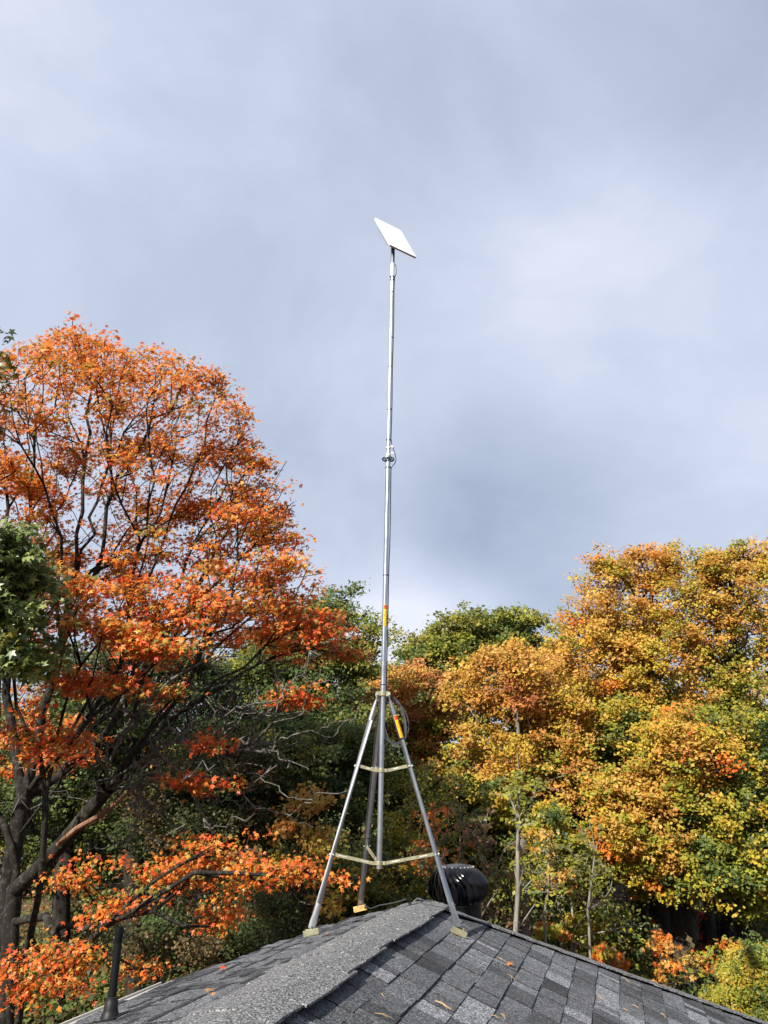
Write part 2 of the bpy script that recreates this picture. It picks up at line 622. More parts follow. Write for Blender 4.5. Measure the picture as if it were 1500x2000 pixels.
def build_roof():
    rng = np.random.default_rng(5)
    V, Q, T = [], [], []

    def tab(a0, a1, b0, b1, lift0, lift1, tone, side, skew=0.0):
        """one shingle tab, b0 upslope, b1 its butt edge; corner order a0b0 a1b0 a1b1 a0b1"""
        n = len(V)
        pts = []
        wob = rng.normal(0, 0.0012, 2)
        for (a, b, l) in ((a0, b0, lift0), (a1, b0, lift0), (a1 + skew, b1, lift1 + wob[0]), (a0 + skew, b1, lift1 + wob[1])):
            bb = b if side > 0 else -b
            pts.append(rp(a, bb, zplane(a, bb) + l))
        for (a, b) in ((a1 + skew, b1), (a0 + skew, b1)):
            bb = b if side > 0 else -b
            pts.append(rp(a, bb, zplane(a, bb) + 0.0004))
        for (a, b) in ((a0, b0), (a1, b0)):
            bb = b if side > 0 else -b
            pts.append(rp(a, bb, zplane(a, bb) - 0.003))
        V.extend(pts)
        fs = [(0, 1, 2, 3), (3, 2, 4, 5), (0, 3, 5, 6), (1, 7, 4, 2)]
        if side < 0:
            fs = [f[::-1] for f in fs]
        for f in fs:
            Q.append(tuple(i + n for i in f))
        T.extend([tone, tone * 0.2, tone * 0.2, tone * 0.2])

    EXP = 0.132
    for side, bmax in ((1, 3.4), (-1, 0.985)):
        k = 0
        b = 0.24 - EXP if side > 0 else 0.02
        while b < bmax:
            b1 = min(b + EXP, bmax + 0.012)
            a = -5.2 + rng.uniform(0, 0.2)
            end = HIPK * (b + 0.02) if side > 0 else min(left_limit(-b), left_limit(-min(b1, 0.985)))
            course_j = rng.normal(0, 0.0016)
            while a < end:
                w = rng.choice([0.065, 0.11, 0.15, 0.19, 0.24], p=[.22, .2, .24, .2, .14]) * rng.uniform(0.9, 1.1)
                a1 = min(a + w, end)
                tooth = rng.random() < 0.5
                tone = rng.choice([0.13, 0.24, 0.33, 0.44, 0.60, 0.82], p=[.12, .22, .26, .19, .13, .08]) + rng.normal(0, 0.03)
                l1 = (0.0125 if tooth else 0.0085) + course_j + rng.uniform(0, 0.002)
                if side < 0:
                    l1 += rng.uniform(-0.003, 0.003)
                    tone = (0.30 + 0.34 * tone) if rng.random() < 0.8 else 0.16
                jit = rng.uniform(-0.003, 0.003)
                tab(a + 0.0038, a1 - 0.0038, b - 0.006, b1 + jit, 0.0025 + (0.003 if tooth else 0), l1, tone, side)
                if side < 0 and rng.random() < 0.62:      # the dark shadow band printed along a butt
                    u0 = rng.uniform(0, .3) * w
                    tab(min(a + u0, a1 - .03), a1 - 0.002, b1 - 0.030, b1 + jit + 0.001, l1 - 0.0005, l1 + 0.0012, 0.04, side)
                a = a1
            b += EXP
            k += 1
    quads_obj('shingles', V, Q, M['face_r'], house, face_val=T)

    # the deck under the tabs, and the far slopes that fall away out of sight
    BM_, a0 = 3.4, -9.0
    zr, zl = -SR * BM_, -SL * 0.985
    d = -0.006
    right = [rp(a0, 0, d), rp(0, 0, d), rp(HIPK * BM_, BM_, zr + d), rp(a0, BM_, zr + d)]
    dk = MB()
    dk.add(right, [(3, 2, 1, 0)])
    le = [(0.0, 0.0)] + LEFT_EDGE[1:] + [(a0, EAVE_B), (a0, 0.0)]
    dk.add([rp(a, b, SL * b + d) for a, b in le], [tuple(range(len(le)))])
    # far slope right of the apex, far slope left
    far = [rp(0, 0, d), rp(HIPK * BM_, BM_, zr + d), rp(HIPK * BM_, -0.985, -SR * BM_ + d), rp(0.06, -0.52, -SL * 0.52 + d)]
    dk.add(far, [(0, 1, 2, 3)])
    lf = [(0.06, -0.52), (-0.22, -0.70), (-0.73, -0.89), (-1.43, -0.985)]
    for (p, q_) in zip(lf[:-1], lf[1:]):
        dk.add([rp(p[0], p[1], SL * p[1] + d), rp(q_[0], q_[1], SL * q_[1] + d),
                rp(q_[0] + 0.6, q_[1] - 0.05, SL * q_[1] - 0.8), rp(HIPK * BM_ if p[0] > 0 else p[0] + 0.6, p[1] - 0.05, SL * p[1] - 0.8)], [(0, 1, 2, 3)])
    o = dk.build('roof_deck', M['cap_sh'], house)

    # cap shingles: bent pieces lapped along a line
    def cap(name, start, dirv, length, step, left, right_, wl, wr, edge_lift, seed, rise=0.016):
        """left/right_: (horizontal cross direction, slope) of the two planes"""
        r = np.random.default_rng(seed)
        V, Q = [], []
        s = 0.0
        start, dirv = np.asarray(start, float), np.asarray(dirv, float)
        wob_r = 0
        while s < length:
            L = step * 1.35
            wob_r = wob_r * 0.4 + r.normal(0, 0.008)
            wob_l = r.normal(0, 0.006)
            lift0 = 0.0045 + r.uniform(-0.001, 0.0015)
            fr = np.concatenate([-np.linspace(1, 0.12, 7), [0], np.linspace(0.12, 1, 7)])
            rows = []
            nseg = 5
            edge = r.normal(0, 0.0011, (nseg + 1, 2))
            for i in range(nseg + 1):
                u = i / nseg
                base = start + dirv * (s + u * L)
                row = []
                for x in fr:
                    if x < 0:
                        cr_, sl_ = left
                        d_ = -x * (wl + wob_l + edge[i, 0])
                    else:
                        cr_, sl_ = right_
                        d_ = x * (wr + wob_r + edge[i, 1])
                    rr = 0.05
                    h = -sl_ * (math.sqrt(d_ * d_ + rr * rr) - rr)
                    z = h + rise + lift0 * (1 - u) + 0.001 * math.sin(9 * s + 5 * u + 3 * x)
                    if x > 0:
                        z += edge_lift * x ** 2
                    row.append(base + np.array([cr_[0] * d_, cr_[1] * d_, z]))
                rows.append(row)
            n = len(V)
            w = len(fr)
            for row in rows:
                V.extend(row)
            for row in rows:
                V.extend([p - np.array([0, 0, 0.008]) for p in row])
            nn = (nseg + 1) * w
            for i in range(nseg):
                for j in range(w - 1):
                    f = (n + i * w + j, n + i * w + j + 1, n + (i + 1) * w + j + 1, n + (i + 1) * w + j)
                    Q.append(f)
                    Q.append(tuple(k + nn for k in f[::-1]))
                for j in (0, w - 1):
                    Q.append((n + i * w + j, n + (i + 1) * w + j, n + nn + (i + 1) * w + j, n + nn + i * w + j))
            for i in (0, nseg):
                for j in range(w - 1):
                    Q.append((n + i * w + j, n + i * w + j + 1, n + nn + i * w + j + 1, n + nn + i * w + j))
            s += step
        o = quads_obj(name, V, Q, M['cap_sh'], house, smooth=True)
        o.data.set_sharp_from_angle(angle=R(40))
        return o

    v3 = VV
    cap('ridge_cap', rp(-5.2, 0, 0), np.array([UV[0], UV[1], 0]), 5.12, 0.245, (-v3, SL), (v3, SR), 0.185, 0.142, 0.014, 3)
    # right hip from the apex down: plan direction in (a,b)
    nrm = math.hypot(HIPK, 1)
    hd = (HIPK * UV + VV) / nrm
    hn = (-UV + HIPK * VV) / nrm              # towards the right slope
    slope_r = SR * HIPK / nrm
    slope_f = SR / HIPK * (1 / nrm)
    d3 = np.array([hd[0], hd[1], -SR / nrm])
    # laid from the eave up, so that each piece laps the one below
    Lh = 4.1
    cap('hip_cap', rp(0, 0, 0) + d3 * Lh, -d3, Lh - 0.12, 0.24, (-hn, slope_f), (hn, slope_r), 0.12, 0.125, 0.008, 8, rise=0.012)

    # white metal drip edge and gutter lip along the low left eave
    g = MB()
    pa, pb = rp(-5.2, EAVE_B - 0.012, SL * EAVE_B), rp(-1.43, EAVE_B - 0.012, SL * EAVE_B)
    mid = (pa + pb) / 2
    ex = (pb - pa) / 2
    vx = np.array([VV[0], VV[1], 0])
    g.box(mid + np.array([0, 0, -0.010]), ex, vx * 0.008, np.array([0, 0, 0.015]))
    g.box(mid - vx * 0.045 + np.array([0, 0, -0.05]), ex, vx * 0.033, np.array([0, 0, 0.005]))
    g.box(mid - vx * 0.083 + np.array([0, 0, -0.03]), ex, vx * 0.004, np.array([0, 0, 0.018]))
    g.build('gutter', M['drip'], house)
    # walls under the eaves
    w = MB()
    b0, b1, a0_, a1_ = -0.80, 3.05, -9.0, 1.9
    top = SL * -0.80 - 0.06
    topr = -SR * 3.05 - 0.03
    foot = -RZ
    for (p, q_, t0, t1) in (((a0_, b0), (-1.6, b0), top, top), ((a0_, b1), (a1_, b1), topr, topr), ((a1_, -0.6), (a1_, b1), topr, topr),
                            ((a0_, b0), (a0_, b1), top, topr), ((-1.6, b0), (a1_, -0.6), top, -1.15)):
        A_, B_ = rp(p[0], p[1], foot), rp(q_[0], q_[1], foot)
        C_, D_ = rp(q_[0], q_[1], t1), rp(p[0], p[1], t0)
        n_ = np.cross(B_ - A_, [0, 0, 1.0]); n_ = n_ / np.linalg.norm(n_) * 0.06
        w.add([A_ - n_, B_ - n_, C_ - n_, D_ - n_, A_ + n_, B_ + n_, C_ + n_, D_ + n_],
              [(0, 1, 2, 3), (7, 6, 5, 4), (0, 4, 5, 1), (1, 5, 6, 2), (2, 6, 7, 3), (3, 7, 4, 0)])
    w.build('wall', M['siding'], house)


build_roof()

# ---------------------------------------------------------------- mast, tripod, dish, cable
MB0 = np.array([-0.030, 5.05, -0.428 + HC])
MT0 = np.array([0.0742, 5.05, 4.234 + HC])
MAX = (MT0 - MB0) / np.linalg.norm(MT0 - MB0)


def mast_at(py):
    """point on the mast axis seen at photograph row py"""
    lo, hi = -0.1, 1.1
    for _ in range(50):
        m_ = (lo + hi) / 2
        y = proj((MB0 + (MT0 - MB0) * m_)[None])[1][0]
        if y > py: lo = m_
        else: hi = m_
    return MB0 + (MT0 - MB0) * lo


def ring(mb, c, ax, r0, r1, h, sides=28):
    ax = np.asarray(ax, float)
    return mb.lathe(np.asarray(c) - ax * h / 2, [(r0, 0), (r1, 0), (r1, h), (r0, h), (r0, 0)], sides, ax, cap=False)


def wrap_label(name, parent, p0, p1, rad, ang0, ang1, mat, n=10):
    """thin curved sticker lying round a tube between p0 and p1"""
    p0, p1 = np.asarray(p0), np.asarray(p1)
    ax = (p1 - p0) / np.linalg.norm(p1 - p0)
    e1 = np.cross(ax, [0, 1.0, 0]); e1 /= np.linalg.norm(e1)      # about +-x
    e2 = np.cross(ax, e1)
    if e1[0] < 0: e1 = -e1
    if e2[1] > 0: e2 = -e2                                         # towards the camera
    vs, fs = [], []
    for k in range(n + 1):
        th = ang0 + (ang1 - ang0) * k / n
        off = math.sin(th) * e1 + math.cos(th) * e2
        for r_ in (rad, rad + 0.0006):
            vs += [p0 + off * r_, p1 + off * r_]
    for k in range(n):
        i = 4 * k
        fs += [(i + 2, i + 6, i + 7, i + 3), (i, i + 1, i + 5, i + 4), (i, i + 4, i + 6, i + 2), (i + 1, i + 3, i + 7, i + 5)]
    fs += [(0, 2, 3, 1), (4 * n, 4 * n + 1, 4 * n + 3, 4 * n + 2)]
    o = mesh_obj(name, vs, fs, mat, parent, True)
    o.data.set_sharp_from_angle(angle=R(50))
    return o


def on_tube(p0, p1, rad, th, s, lift=0.0):
    p0, p1 = np.asarray(p0), np.asarray(p1)
    ax = (p1 - p0) / np.linalg.norm(p1 - p0)
    e1 = np.cross(ax, [0, 1.0, 0]); e1 /= np.linalg.norm(e1)
    e2 = np.cross(ax, e1)
    if e1[0] < 0: e1 = -e1
    if e2[1] > 0: e2 = -e2
    return p0 + (p1 - p0) * s + (math.sin(th) * e1 + math.cos(th) * e2) * (rad + lift)


def label_print(parent, p0, p1, rad, a0, a1):
    """the printing on a warning sticker: a red head with a pictogram and two triangles"""
    def g(u, s, l=0.0010):
        return on_tube(p0, p1, rad, a0 + (a1 - a0) * u, s, l)
    rd = MB()
    n = 6
    for k in range(n):
        u0, u1 = 0.04 + 0.92 * k / n, 0.04 + 0.92 * (k + 1) / n
        rd.add([g(u0, .80), g(u1, .80), g(u1, .98), g(u0, .98)], [(0, 1, 2, 3)])
    rd.build('red_heading', M['red'], parent)
    ink = MB()
    def stroke(pts, w=0.0009):
        ink.tube([g(u, s, 0.0010) for u, s in pts], w, 5)
    for s0 in (.14, .47):
        tri = [(.12, s0), (.5, s0 + .26), (.88, s0)]
        stroke([(.12 + (.88 - .12) * i / 6, s0) for i in range(7)])
        stroke([(.12 + .38 * i / 5, s0 + .26 * i / 5) for i in range(6)])
        stroke([(.88 - .38 * i / 5, s0 + .26 * i / 5) for i in range(6)])
        stroke([(.5, s0 + .07), (.52, s0 + .16)], 0.0011)
    for s0 in (.04, .08):
        stroke([(.12 + .76 * i / 6, s0) for i in range(7)], 0.0006)
    for s0 in (.84, .93):
        stroke([(.2 + .55 * i / 6, s0) for i in range(7)], 0.0009)
    ink.build('printed_marks', M['ink'], parent)


def build_mast():
    o = empty('antenna_mast', MB0, 'tall galvanised two-piece antenna mast standing in the roof tripod', 'mast')
    jn = mast_at(893)
    lo = MB()
    lo.tube([MB0 - MAX * 0.02, jn + MAX * 0.04], 0.0170, 24)
    lo.build('lower_pole', M['galv'], o, True)
    up = MB()
    up.tube([jn + MAX * 0.0405, mast_at(541)], 0.0138, 24)
    up.build('upper_pole', M['galv_worn'], o, True)
    # flanged guy ring under the joint: a shallow dish with spokes
    c = mast_at(897)
    rg = MB()
    ring(rg, c, MAX, 0.039, 0.047, 0.007, 36)
    ring(rg, c + MAX * 0.001, MAX, 0.0172, 0.022, 0.016, 24)
    e1 = np.cross(MAX, [0, 1.0, 0]); e1 /= np.linalg.norm(e1)
    e2 = np.cross(MAX, e1)
    for k in range(6):
        th = k * math.pi / 3 + 0.3
        d = math.cos(th) * e1 + math.sin(th) * e2
        rg.box(c + d * 0.031, d * 0.010, np.cross(MAX, d) * 0.0045, MAX * 0.0025)
    rg.build('guy_ring', M['stem'], o, True)
    # swaged neck with two clamp screws
    for py, r_, h_ in ((889, 0.0205, 0.020), (875, 0.0185, 0.016)):
        cl = MB()
        ring(cl, mast_at(py), MAX, 0.0139, r_, h_)
        cl.build('pole_clamp', M['bright'], o, True)
    for py, L in ((873.5, 0.030), (887.5, 0.040)):
        s = MB()
        p = mast_at(py)
        d = np.array([0.93, -0.3, 0.12]); d /= np.linalg.norm(d)
        s.tube([p + d * 0.012, p + d * (0.012 + L)], 0.0026, 8)
        s.tube([p + d * (0.012 + L * 0.45), p + d * (0.012 + L * 0.62)], 0.006, 6)
        s.build('clamp_screw', M['bright'], o, True)
    for py, r_ in ((541, 0.0195), (547, 0.0180), (571, 0.0152), (716, 0.0155), (860, 0.0165), (913.5, 0.0205), (1124, 0.0192), (1337.5, 0.0195), (660, 0.0152), (800, 0.0155)):
        z = MB()
        p = mast_at(py)
        ring(z, p, MAX, r_ - 0.0045, r_, 0.0045, 20)
        d = np.array([-0.8, -0.6, 0]) if py in (541, 860) else np.array([0.8, -0.6, 0])
        z.box(p + d * (r_ + 0.001), d * 0.004, np.cross(MAX, d) * 0.003, MAX * 0.003)
        z.build('zip_tie', M['tie'], o)
    p0, p1 = mast_at(1224), mast_at(1182)
    lb = wrap_label('warning_label', o, p0, p1, 0.0172, R(-28), R(105), M['orange'])
    label_print(lb, p0, p1, 0.0172, R(-28), R(105))


build_mast()

CT = mast_at(1356)                                   # tripod collar
FEET = []
for (px, py, right) in ((895, 1829, True), (608, 1832, False), (704, 1783, False)):
    a, b = roof_hit(px, py, right)
    FEET.append((a, b))


def build_tripod():
    o = empty('antenna_tripod', rp(-0.35, -0.05) * np.array([1, 1, 0]) + np.array([0, 0, RZ]),
              'galvanised three-legged antenna tripod with yellow zinc braces straddling the roof ridge', 'tripod')
    feet3 = [rp(a, b, zplane(a, b) + 0.05) for a, b in FEET]
    axis_xy = lambda z: (MB0 + (MT0 - MB0) * ((z - MB0[2]) / (MT0[2] - MB0[2])))
    legs = []
    for i, fp in enumerate(feet3):
        out = fp - axis_xy(fp[2]); out[2] = 0
        out /= np.linalg.norm(out)
        tan = np.array([-out[1], out[0], 0])
        top = CT + out * 0.040 + np.array([0, 0, -0.012])
        knee = CT + out * 0.050 + np.array([0, 0, -0.055])
        low = fp + (knee - fp) / np.linalg.norm(knee - fp) * 0.075
        tabp = fp + np.array([0, 0, 0.0])
        r_ = 0.0172
        pts = [top + np.array([0, 0, 0.028]), top, knee + (top - knee) * 0.45, knee, knee + (low - knee) * 0.04, knee + (low - knee) * 0.09,
               low + (knee - low) * 0.05, low, low + (tabp - low) * 0.5, tabp]
        wd = out if i < 2 else tan
        fl = [(1.28, 0.22, tan), (1.4, 0.25, tan), (1.4, 0.3, tan), (1.25, 0.6, tan), (1.1, 0.9, tan), (1, 1, tan),
              (1, 1, wd), (1.08, 0.85, wd), (1.28, 0.35, wd), (1.25, 0.22, wd)]
        lb = MB()
        lb.tube(pts, r_, 20, flat=fl)
        leg = lb.build('leg', M['galv_worn'] if i == 1 else M['galv'], o, True)  # left leg takes the paler steel so that it looks sunlit
        a, b = FEET[i]
        # foot bracket: a bent plate screwed to the shingles
        sl_ = -SR if b > 0 else SL
        dn = np.array([VV[0], VV[1], sl_]) * (1 if b > 0 else -1); dn /= np.linalg.norm(dn)   # down the slope
        al = np.array([UV[0], UV[1], 0])
        up = np.cross(al, dn); up = up if up[2] > 0 else -up
        base = rp(a, b, zplane(a, b) + 0.014)
        # turn the bracket to face along its leg
        fp_out = out - up * (out @ up); fp_out /= np.linalg.norm(fp_out)
        fp_tan = np.cross(up, fp_out)
        if i < 2:                      # the channel's cheeks stand across the slope
            fp_out, fp_tan = fp_tan * (1 if fp_tan[1] < 0 else -1), fp_out
        pl = MB()
        pl.box(base, fp_out * 0.030, fp_tan * 0.046, up * 0.0025)
        pl.box(base + fp_out * 0.029 + up * 0.017, fp_out * 0.0028, fp_tan * 0.046, up * 0.016)
        pl.box(base - fp_out * 0.020 + up * 0.018, fp_out * 0.0022, fp_tan * 0.030, up * 0.017)
        plate = pl.build('foot_plate', M['rust'] if i == 2 else M['zinc'], leg, bevel=0.0012)
        for s_ in (-1, 1):
            bl = MB()
            bl.lathe(base + fp_tan * 0.034 * s_ - fp_out * 0.002 + up * 0.0026, [(0.0075, 0), (0.0075, 0.004), (0.004, 0.006)], 6, up)
            bl.build('lag_screw', M['galv'], plate)
        bl = MB()
        bl.tube([fp + fp_out * 0.016 + up * 0.01, fp - fp_out * 0.018 + up * 0.01], 0.0055, 6)
        bl.build('bolt', M['galv'], leg)
        legs.append((knee, low, out, tan, leg))
    # collar
    c = MB()
    ring(c, CT + np.array([0, 0, 0.004]), MAX, 0.0172, 0.026, 0.030, 24)
    for (_, _, out, tan, _) in legs:
        for s_ in (-1, 1):
            c.box(CT + out * 0.034 + tan * 0.017 * s_, out * 0.013, tan * 0.0022, np.array([0, 0, 0.015]))
        c.box(CT + out * 0.027, out * 0.0035, tan * 0.017, np.array([0, 0, 0.015]))
    c.build('collar', M['zinc'], o, bevel=0.001)
    for (_, _, out, tan, _) in legs:
        b_ = MB()
        p = CT + out * 0.042
        b_.tube([p - tan * 0.030, p + tan * 0.030], 0.0042, 8)
        b_.tube([p + tan * 0.024, p + tan * 0.030], 0.008, 6)
        b_.tube([p - tan * 0.030, p - tan * 0.024], 0.008, 6)
        b_.build('collar_bolt', M['bright'], o)
    # two tiers of braces
    for py, rise in ((1505, 0.028), (1686, 0.052)):
        hub = mast_at(py)
        h = MB()
        ring(h, hub, MAX, 0.0172, 0.0225, 0.022, 24)
        for (_, _, out, tan, _) in legs:
            h.box(hub + out * 0.030, out * 0.009, tan * 0.009, np.array([0, 0, 0.010]))
        h.build('brace_clamp', M['zinc'], o, bevel=0.001)
        for (knee, low, out, tan, leg) in legs:
            d = low - knee
            tz = hub[2] + rise
            lp = knee + d * ((tz - knee[2]) / d[2])
            st = hub + out * 0.036
            en = lp - out * 0.012
            ax = en - st
            L = np.linalg.norm(ax); ax /= L
            side = np.cross(ax, [0, 0, 1.0]); side /= np.linalg.norm(side)
            upv = np.cross(side, ax)
            st = st + side * 0.0
            am = MB()
            am.box((st + en) / 2, ax * L / 2, side * 0.0018, upv * 0.0095)
            am.box((st + en) / 2 - upv * 0.0085 - side * 0.004, ax * L / 2, side * 0.004, upv * 0.0015)
            am.build('brace_arm', M['zinc'], o)
            for s0 in ((0.22, 0.78) if L > 0.22 else (0.45,)):
                for sg in (-1, 1):
                    sb = MB()
                    sb.box(st + ax * L * s0 + side * 0.0022 * sg, ax * min(0.024, L * 0.11), side * 0.0012, upv * 0.0032)
                    sb.build('pressed_rib', M['bright'], bpy.data.objects[am_name(o)], bevel=0.0008)
            bt = MB()
            bt.tube([lp - tan * 0.026 - out * 0.004, lp + tan * 0.026 - out * 0.004], 0.0045, 8)
            bt.lathe(lp + out * 0.012, [(0.008, 0), (0.008, 0.006), (0.004, 0.010)], 8, out)
            bt.build('brace_bolt', M['bright'], leg)
    # sticker on the upper part of the right leg
    knee, low, out, tan, leg = legs[0]
    d = low - knee
    def leg_at(py):
        lo_, hi_ = 0.0, 1.0
        for _ in range(40):
            m_ = (lo_ + hi_) / 2
            if proj((knee + d * m_)[None])[1][0] < py: lo_ = m_
            else: hi_ = m_
        return knee + d * lo_
    p1, p0 = leg_at(1398), leg_at(1441)
    lb = wrap_label('warning_label', leg, p0, p1, 0.0175, R(-20), R(95), M['orange'])
    label_print(lb, p0, p1, 0.0175, R(-20), R(95))
    for (li, py) in ((0, 1443), (2, 1386), (2, 1634)):
        knee_, low_, *_r, leg_ = legs[li]
        dd = low_ - knee_
        lo_, hi_ = 0.0, 1.0
        for _ in range(40):
            m_ = (lo_ + hi_) / 2
            if proj((knee_ + dd * m_)[None])[1][0] < py: lo_ = m_
            else: hi_ = m_
        z = MB()
        ring(z, knee_ + dd * lo_, dd / np.linalg.norm(dd), 0.0174, 0.0215, 0.005, 20)
        z.build('zip_tie', M['tie'], leg_)
    return legs


def am_name(o):
    arms = [c for c in bpy.data.objects if c.parent == o and c.name.startswith('brace_arm')]
    arms.sort(key=lambda c: (len(c.name), c.name))
    return arms[-1].name


LEGS = build_tripod()


def build_dish():
    C = np.array([0.100, 5.10, 4.420 + HC])
    ex, ey, n = np.array([0.81, 0.58, 0.02]), np.array([-0.26, 0.35, 0.90]), np.array([0.52, -0.74, 0.44])
    n = n / np.linalg.norm(n)
    ex = ex - n * (ex @ n); ex /= np.linalg.norm(ex)
    ey = np.cross(n, ex)
    w, h, th = 0.303 * 0.938 / 2, 0.513 * 0.938 / 2, 0.012
    o = empty('satellite_dish', mast_at(541), 'white flat rectangular satellite dish tilted on top of the mast', 'satellite dish')

    def rounded(hw, hh, r, z, k=6):
        pts = []
        for (cx, cy, a0) in ((hw - r, hh - r, 0), (-hw + r, hh - r, 90), (-hw + r, -hh + r, 180), (hw - r, -hh + r, 270)):
            for i in range(k + 1):
                a = R(a0 + 90 * i / k)
                pts.append(C + ex * (cx + r * math.cos(a)) + ey * (cy + r * math.sin(a)) + n * z)
        return pts

    def stack(levels):
        mb = MB()
        vs, m_ = [], None
        fs = []
        for lv in levels:
            vs += lv
            m_ = len(lv)
        for i in range(len(levels) - 1):
            for k in range(m_):
                k2 = (k + 1) % m_
                fs.append((i * m_ + k, i * m_ + k2, (i + 1) * m_ + k2, (i + 1) * m_ + k))
        fs.append(tuple(range(m_))[::-1])
        fs.append(tuple(range((len(levels) - 1) * m_, len(levels) * m_)))
        return mb.add(vs, fs)

    stack([rounded(w, h, 0.016, -0.006), rounded(w, h, 0.016, -0.001), rounded(w - 0.002, h - 0.002, 0.015, 0)]).build('panel', M['white'], o, True)
    stack([rounded(w - 0.004, h - 0.004, 0.014, -0.0095), rounded(w - 0.004, h - 0.004, 0.014, -0.0061)]).build('gasket', M['dark_rim'], o, True)
    stack([rounded(w * 0.30, h * 0.22, 0.022, -0.066), rounded(w * 0.55, h * 0.40, 0.03, -0.060), rounded(w * 0.80, h * 0.64, 0.03, -0.043),
           rounded(w * 0.93, h * 0.84, 0.022, -0.027), rounded(w - 0.002, h - 0.002, 0.016, -0.016), rounded(w, h, 0.016, -0.0096)]).build('back_shell', M['shell'], o, True)
    st = MB()
    st.tube([mast_at(524), mast_at(484), mast_at(484) + (C - n * 0.05 - mast_at(484)) * 0.7], 0.0165, 22)
    st.build('stem', M['stem'], o, True)
    sv = MB()
    sv.tube([mast_at(541), mast_at(527), mast_at(515)], [0.0175, 0.0182, 0.0172], 22)
    sv.build('adapter_sleeve', M['sleeve'], o, True)


build_dish()


def build_cable():
    o = empty('antenna_cable', mast_at(700), 'dark grey antenna cable running down the mast to a hanging coil beside the tripod', 'cable')
    r_ = 0.0035
    right = np.array([1.0, -0.1, 0.0])
    right /= np.linalg.norm(right)
    rng = np.random.default_rng(2)
    pts = []
    for (py, off) in ((512, 0.012), (516, 0.022), (521, 0.030), (528, 0.033), (535, 0.029), (541, 0.020), (547, 0.019), (571, 0.017), (640, 0.020), (716, 0.017), (790, 0.020), (850, 0.018),
                      (858, 0.019), (868, 0.026), (880, 0.043), (890, 0.054), (897, 0.058), (903, 0.052), (911, 0.030), (916, 0.023), (960, 0.024), (1010, 0.026), (1060, 0.025),
                      (1120, 0.0215), (1180, 0.0225), (1260, 0.0225), (1337, 0.0215), (1350, 0.031), (1362, 0.030)):
        pts.append(mast_at(py) + right * off + np.array([0, 0.012, 0]))
    def dens(pts, k=4):
        P = np.array(pts)
        out = []
        for i in range(len(P) - 1):
            p0, p1, p2, p3 = P[max(i - 1, 0)], P[i], P[i + 1], P[min(i + 2, len(P) - 1)]
            for j in range(k):
                t = j / k
                out.append(0.5 * ((2 * p1) + (-p0 + p2) * t + (2 * p0 - 5 * p1 + 4 * p2 - p3) * t * t + (-p0 + 3 * p1 - 3 * p2 + p3) * t ** 3))
        out.append(P[-1])
        return out
    mb = MB()
    mb.tube(dens(pts), r_, 8)
    mb.build('riser', M['cable'], o, True)
    # the coil: four turns hanging between the right leg and the pole
    cc = np.array(at(769, 1411, 5.075))
    k = span(1, 769, 1411, 5.075)
    cp = []
    for i in range(4 * 28 + 1):
        th = math.pi / 2 + 0.4 - 2 * math.pi * i / 28
        t = i / 112
        rx = (20 + 7 * t + 1.5 * math.sin(3 * t * 6)) * k
        rz = (44 + 5 * math.sin(2 + 4 * t)) * k
        slant = 0.10
        x, z = rx * math.cos(th), rz * math.sin(th)
        cp.append(cc + np.array([x - slant * z + (2.5 * math.sin(9 * t)) * k, 0.02 * math.sin(th + t * 3) + 0.012 * (i / 28 - 2) * 0.6, z]))
    mb = MB()
    mb.tube(cp, r_ * 0.95, 8)
    mb.build('coil', M['cable'], o, True)
    # down the far leg and along the roof edge
    knee, low, out, tan, leg = LEGS[2]
    lp = []
    for s in np.linspace(0.02, 1.0, 12):
        p = knee + (low - knee) * s
        lp.append(p + tan * 0.0 - np.array([0.021, 0.006, 0]) if s < 0.8 else p + np.array([-0.021 + 0.05 * (s - 0.8), -0.006, 0]))
    a, b = FEET[2]
    for (da, db, dz) in ((-0.02, 0.07, 0.02), (0.03, 0.13, 0.02), (0.06, 0.24, 0.015), (0.09, 0.34, 0.02)):
        lp.append(rp(a + da, b + db, zplane(a + da, b + db) + dz))
    mb = MB()
    mb.tube(dens(lp), r_, 8)
    mb.build('leg_run', M['cable'], o, True)


build_cable()


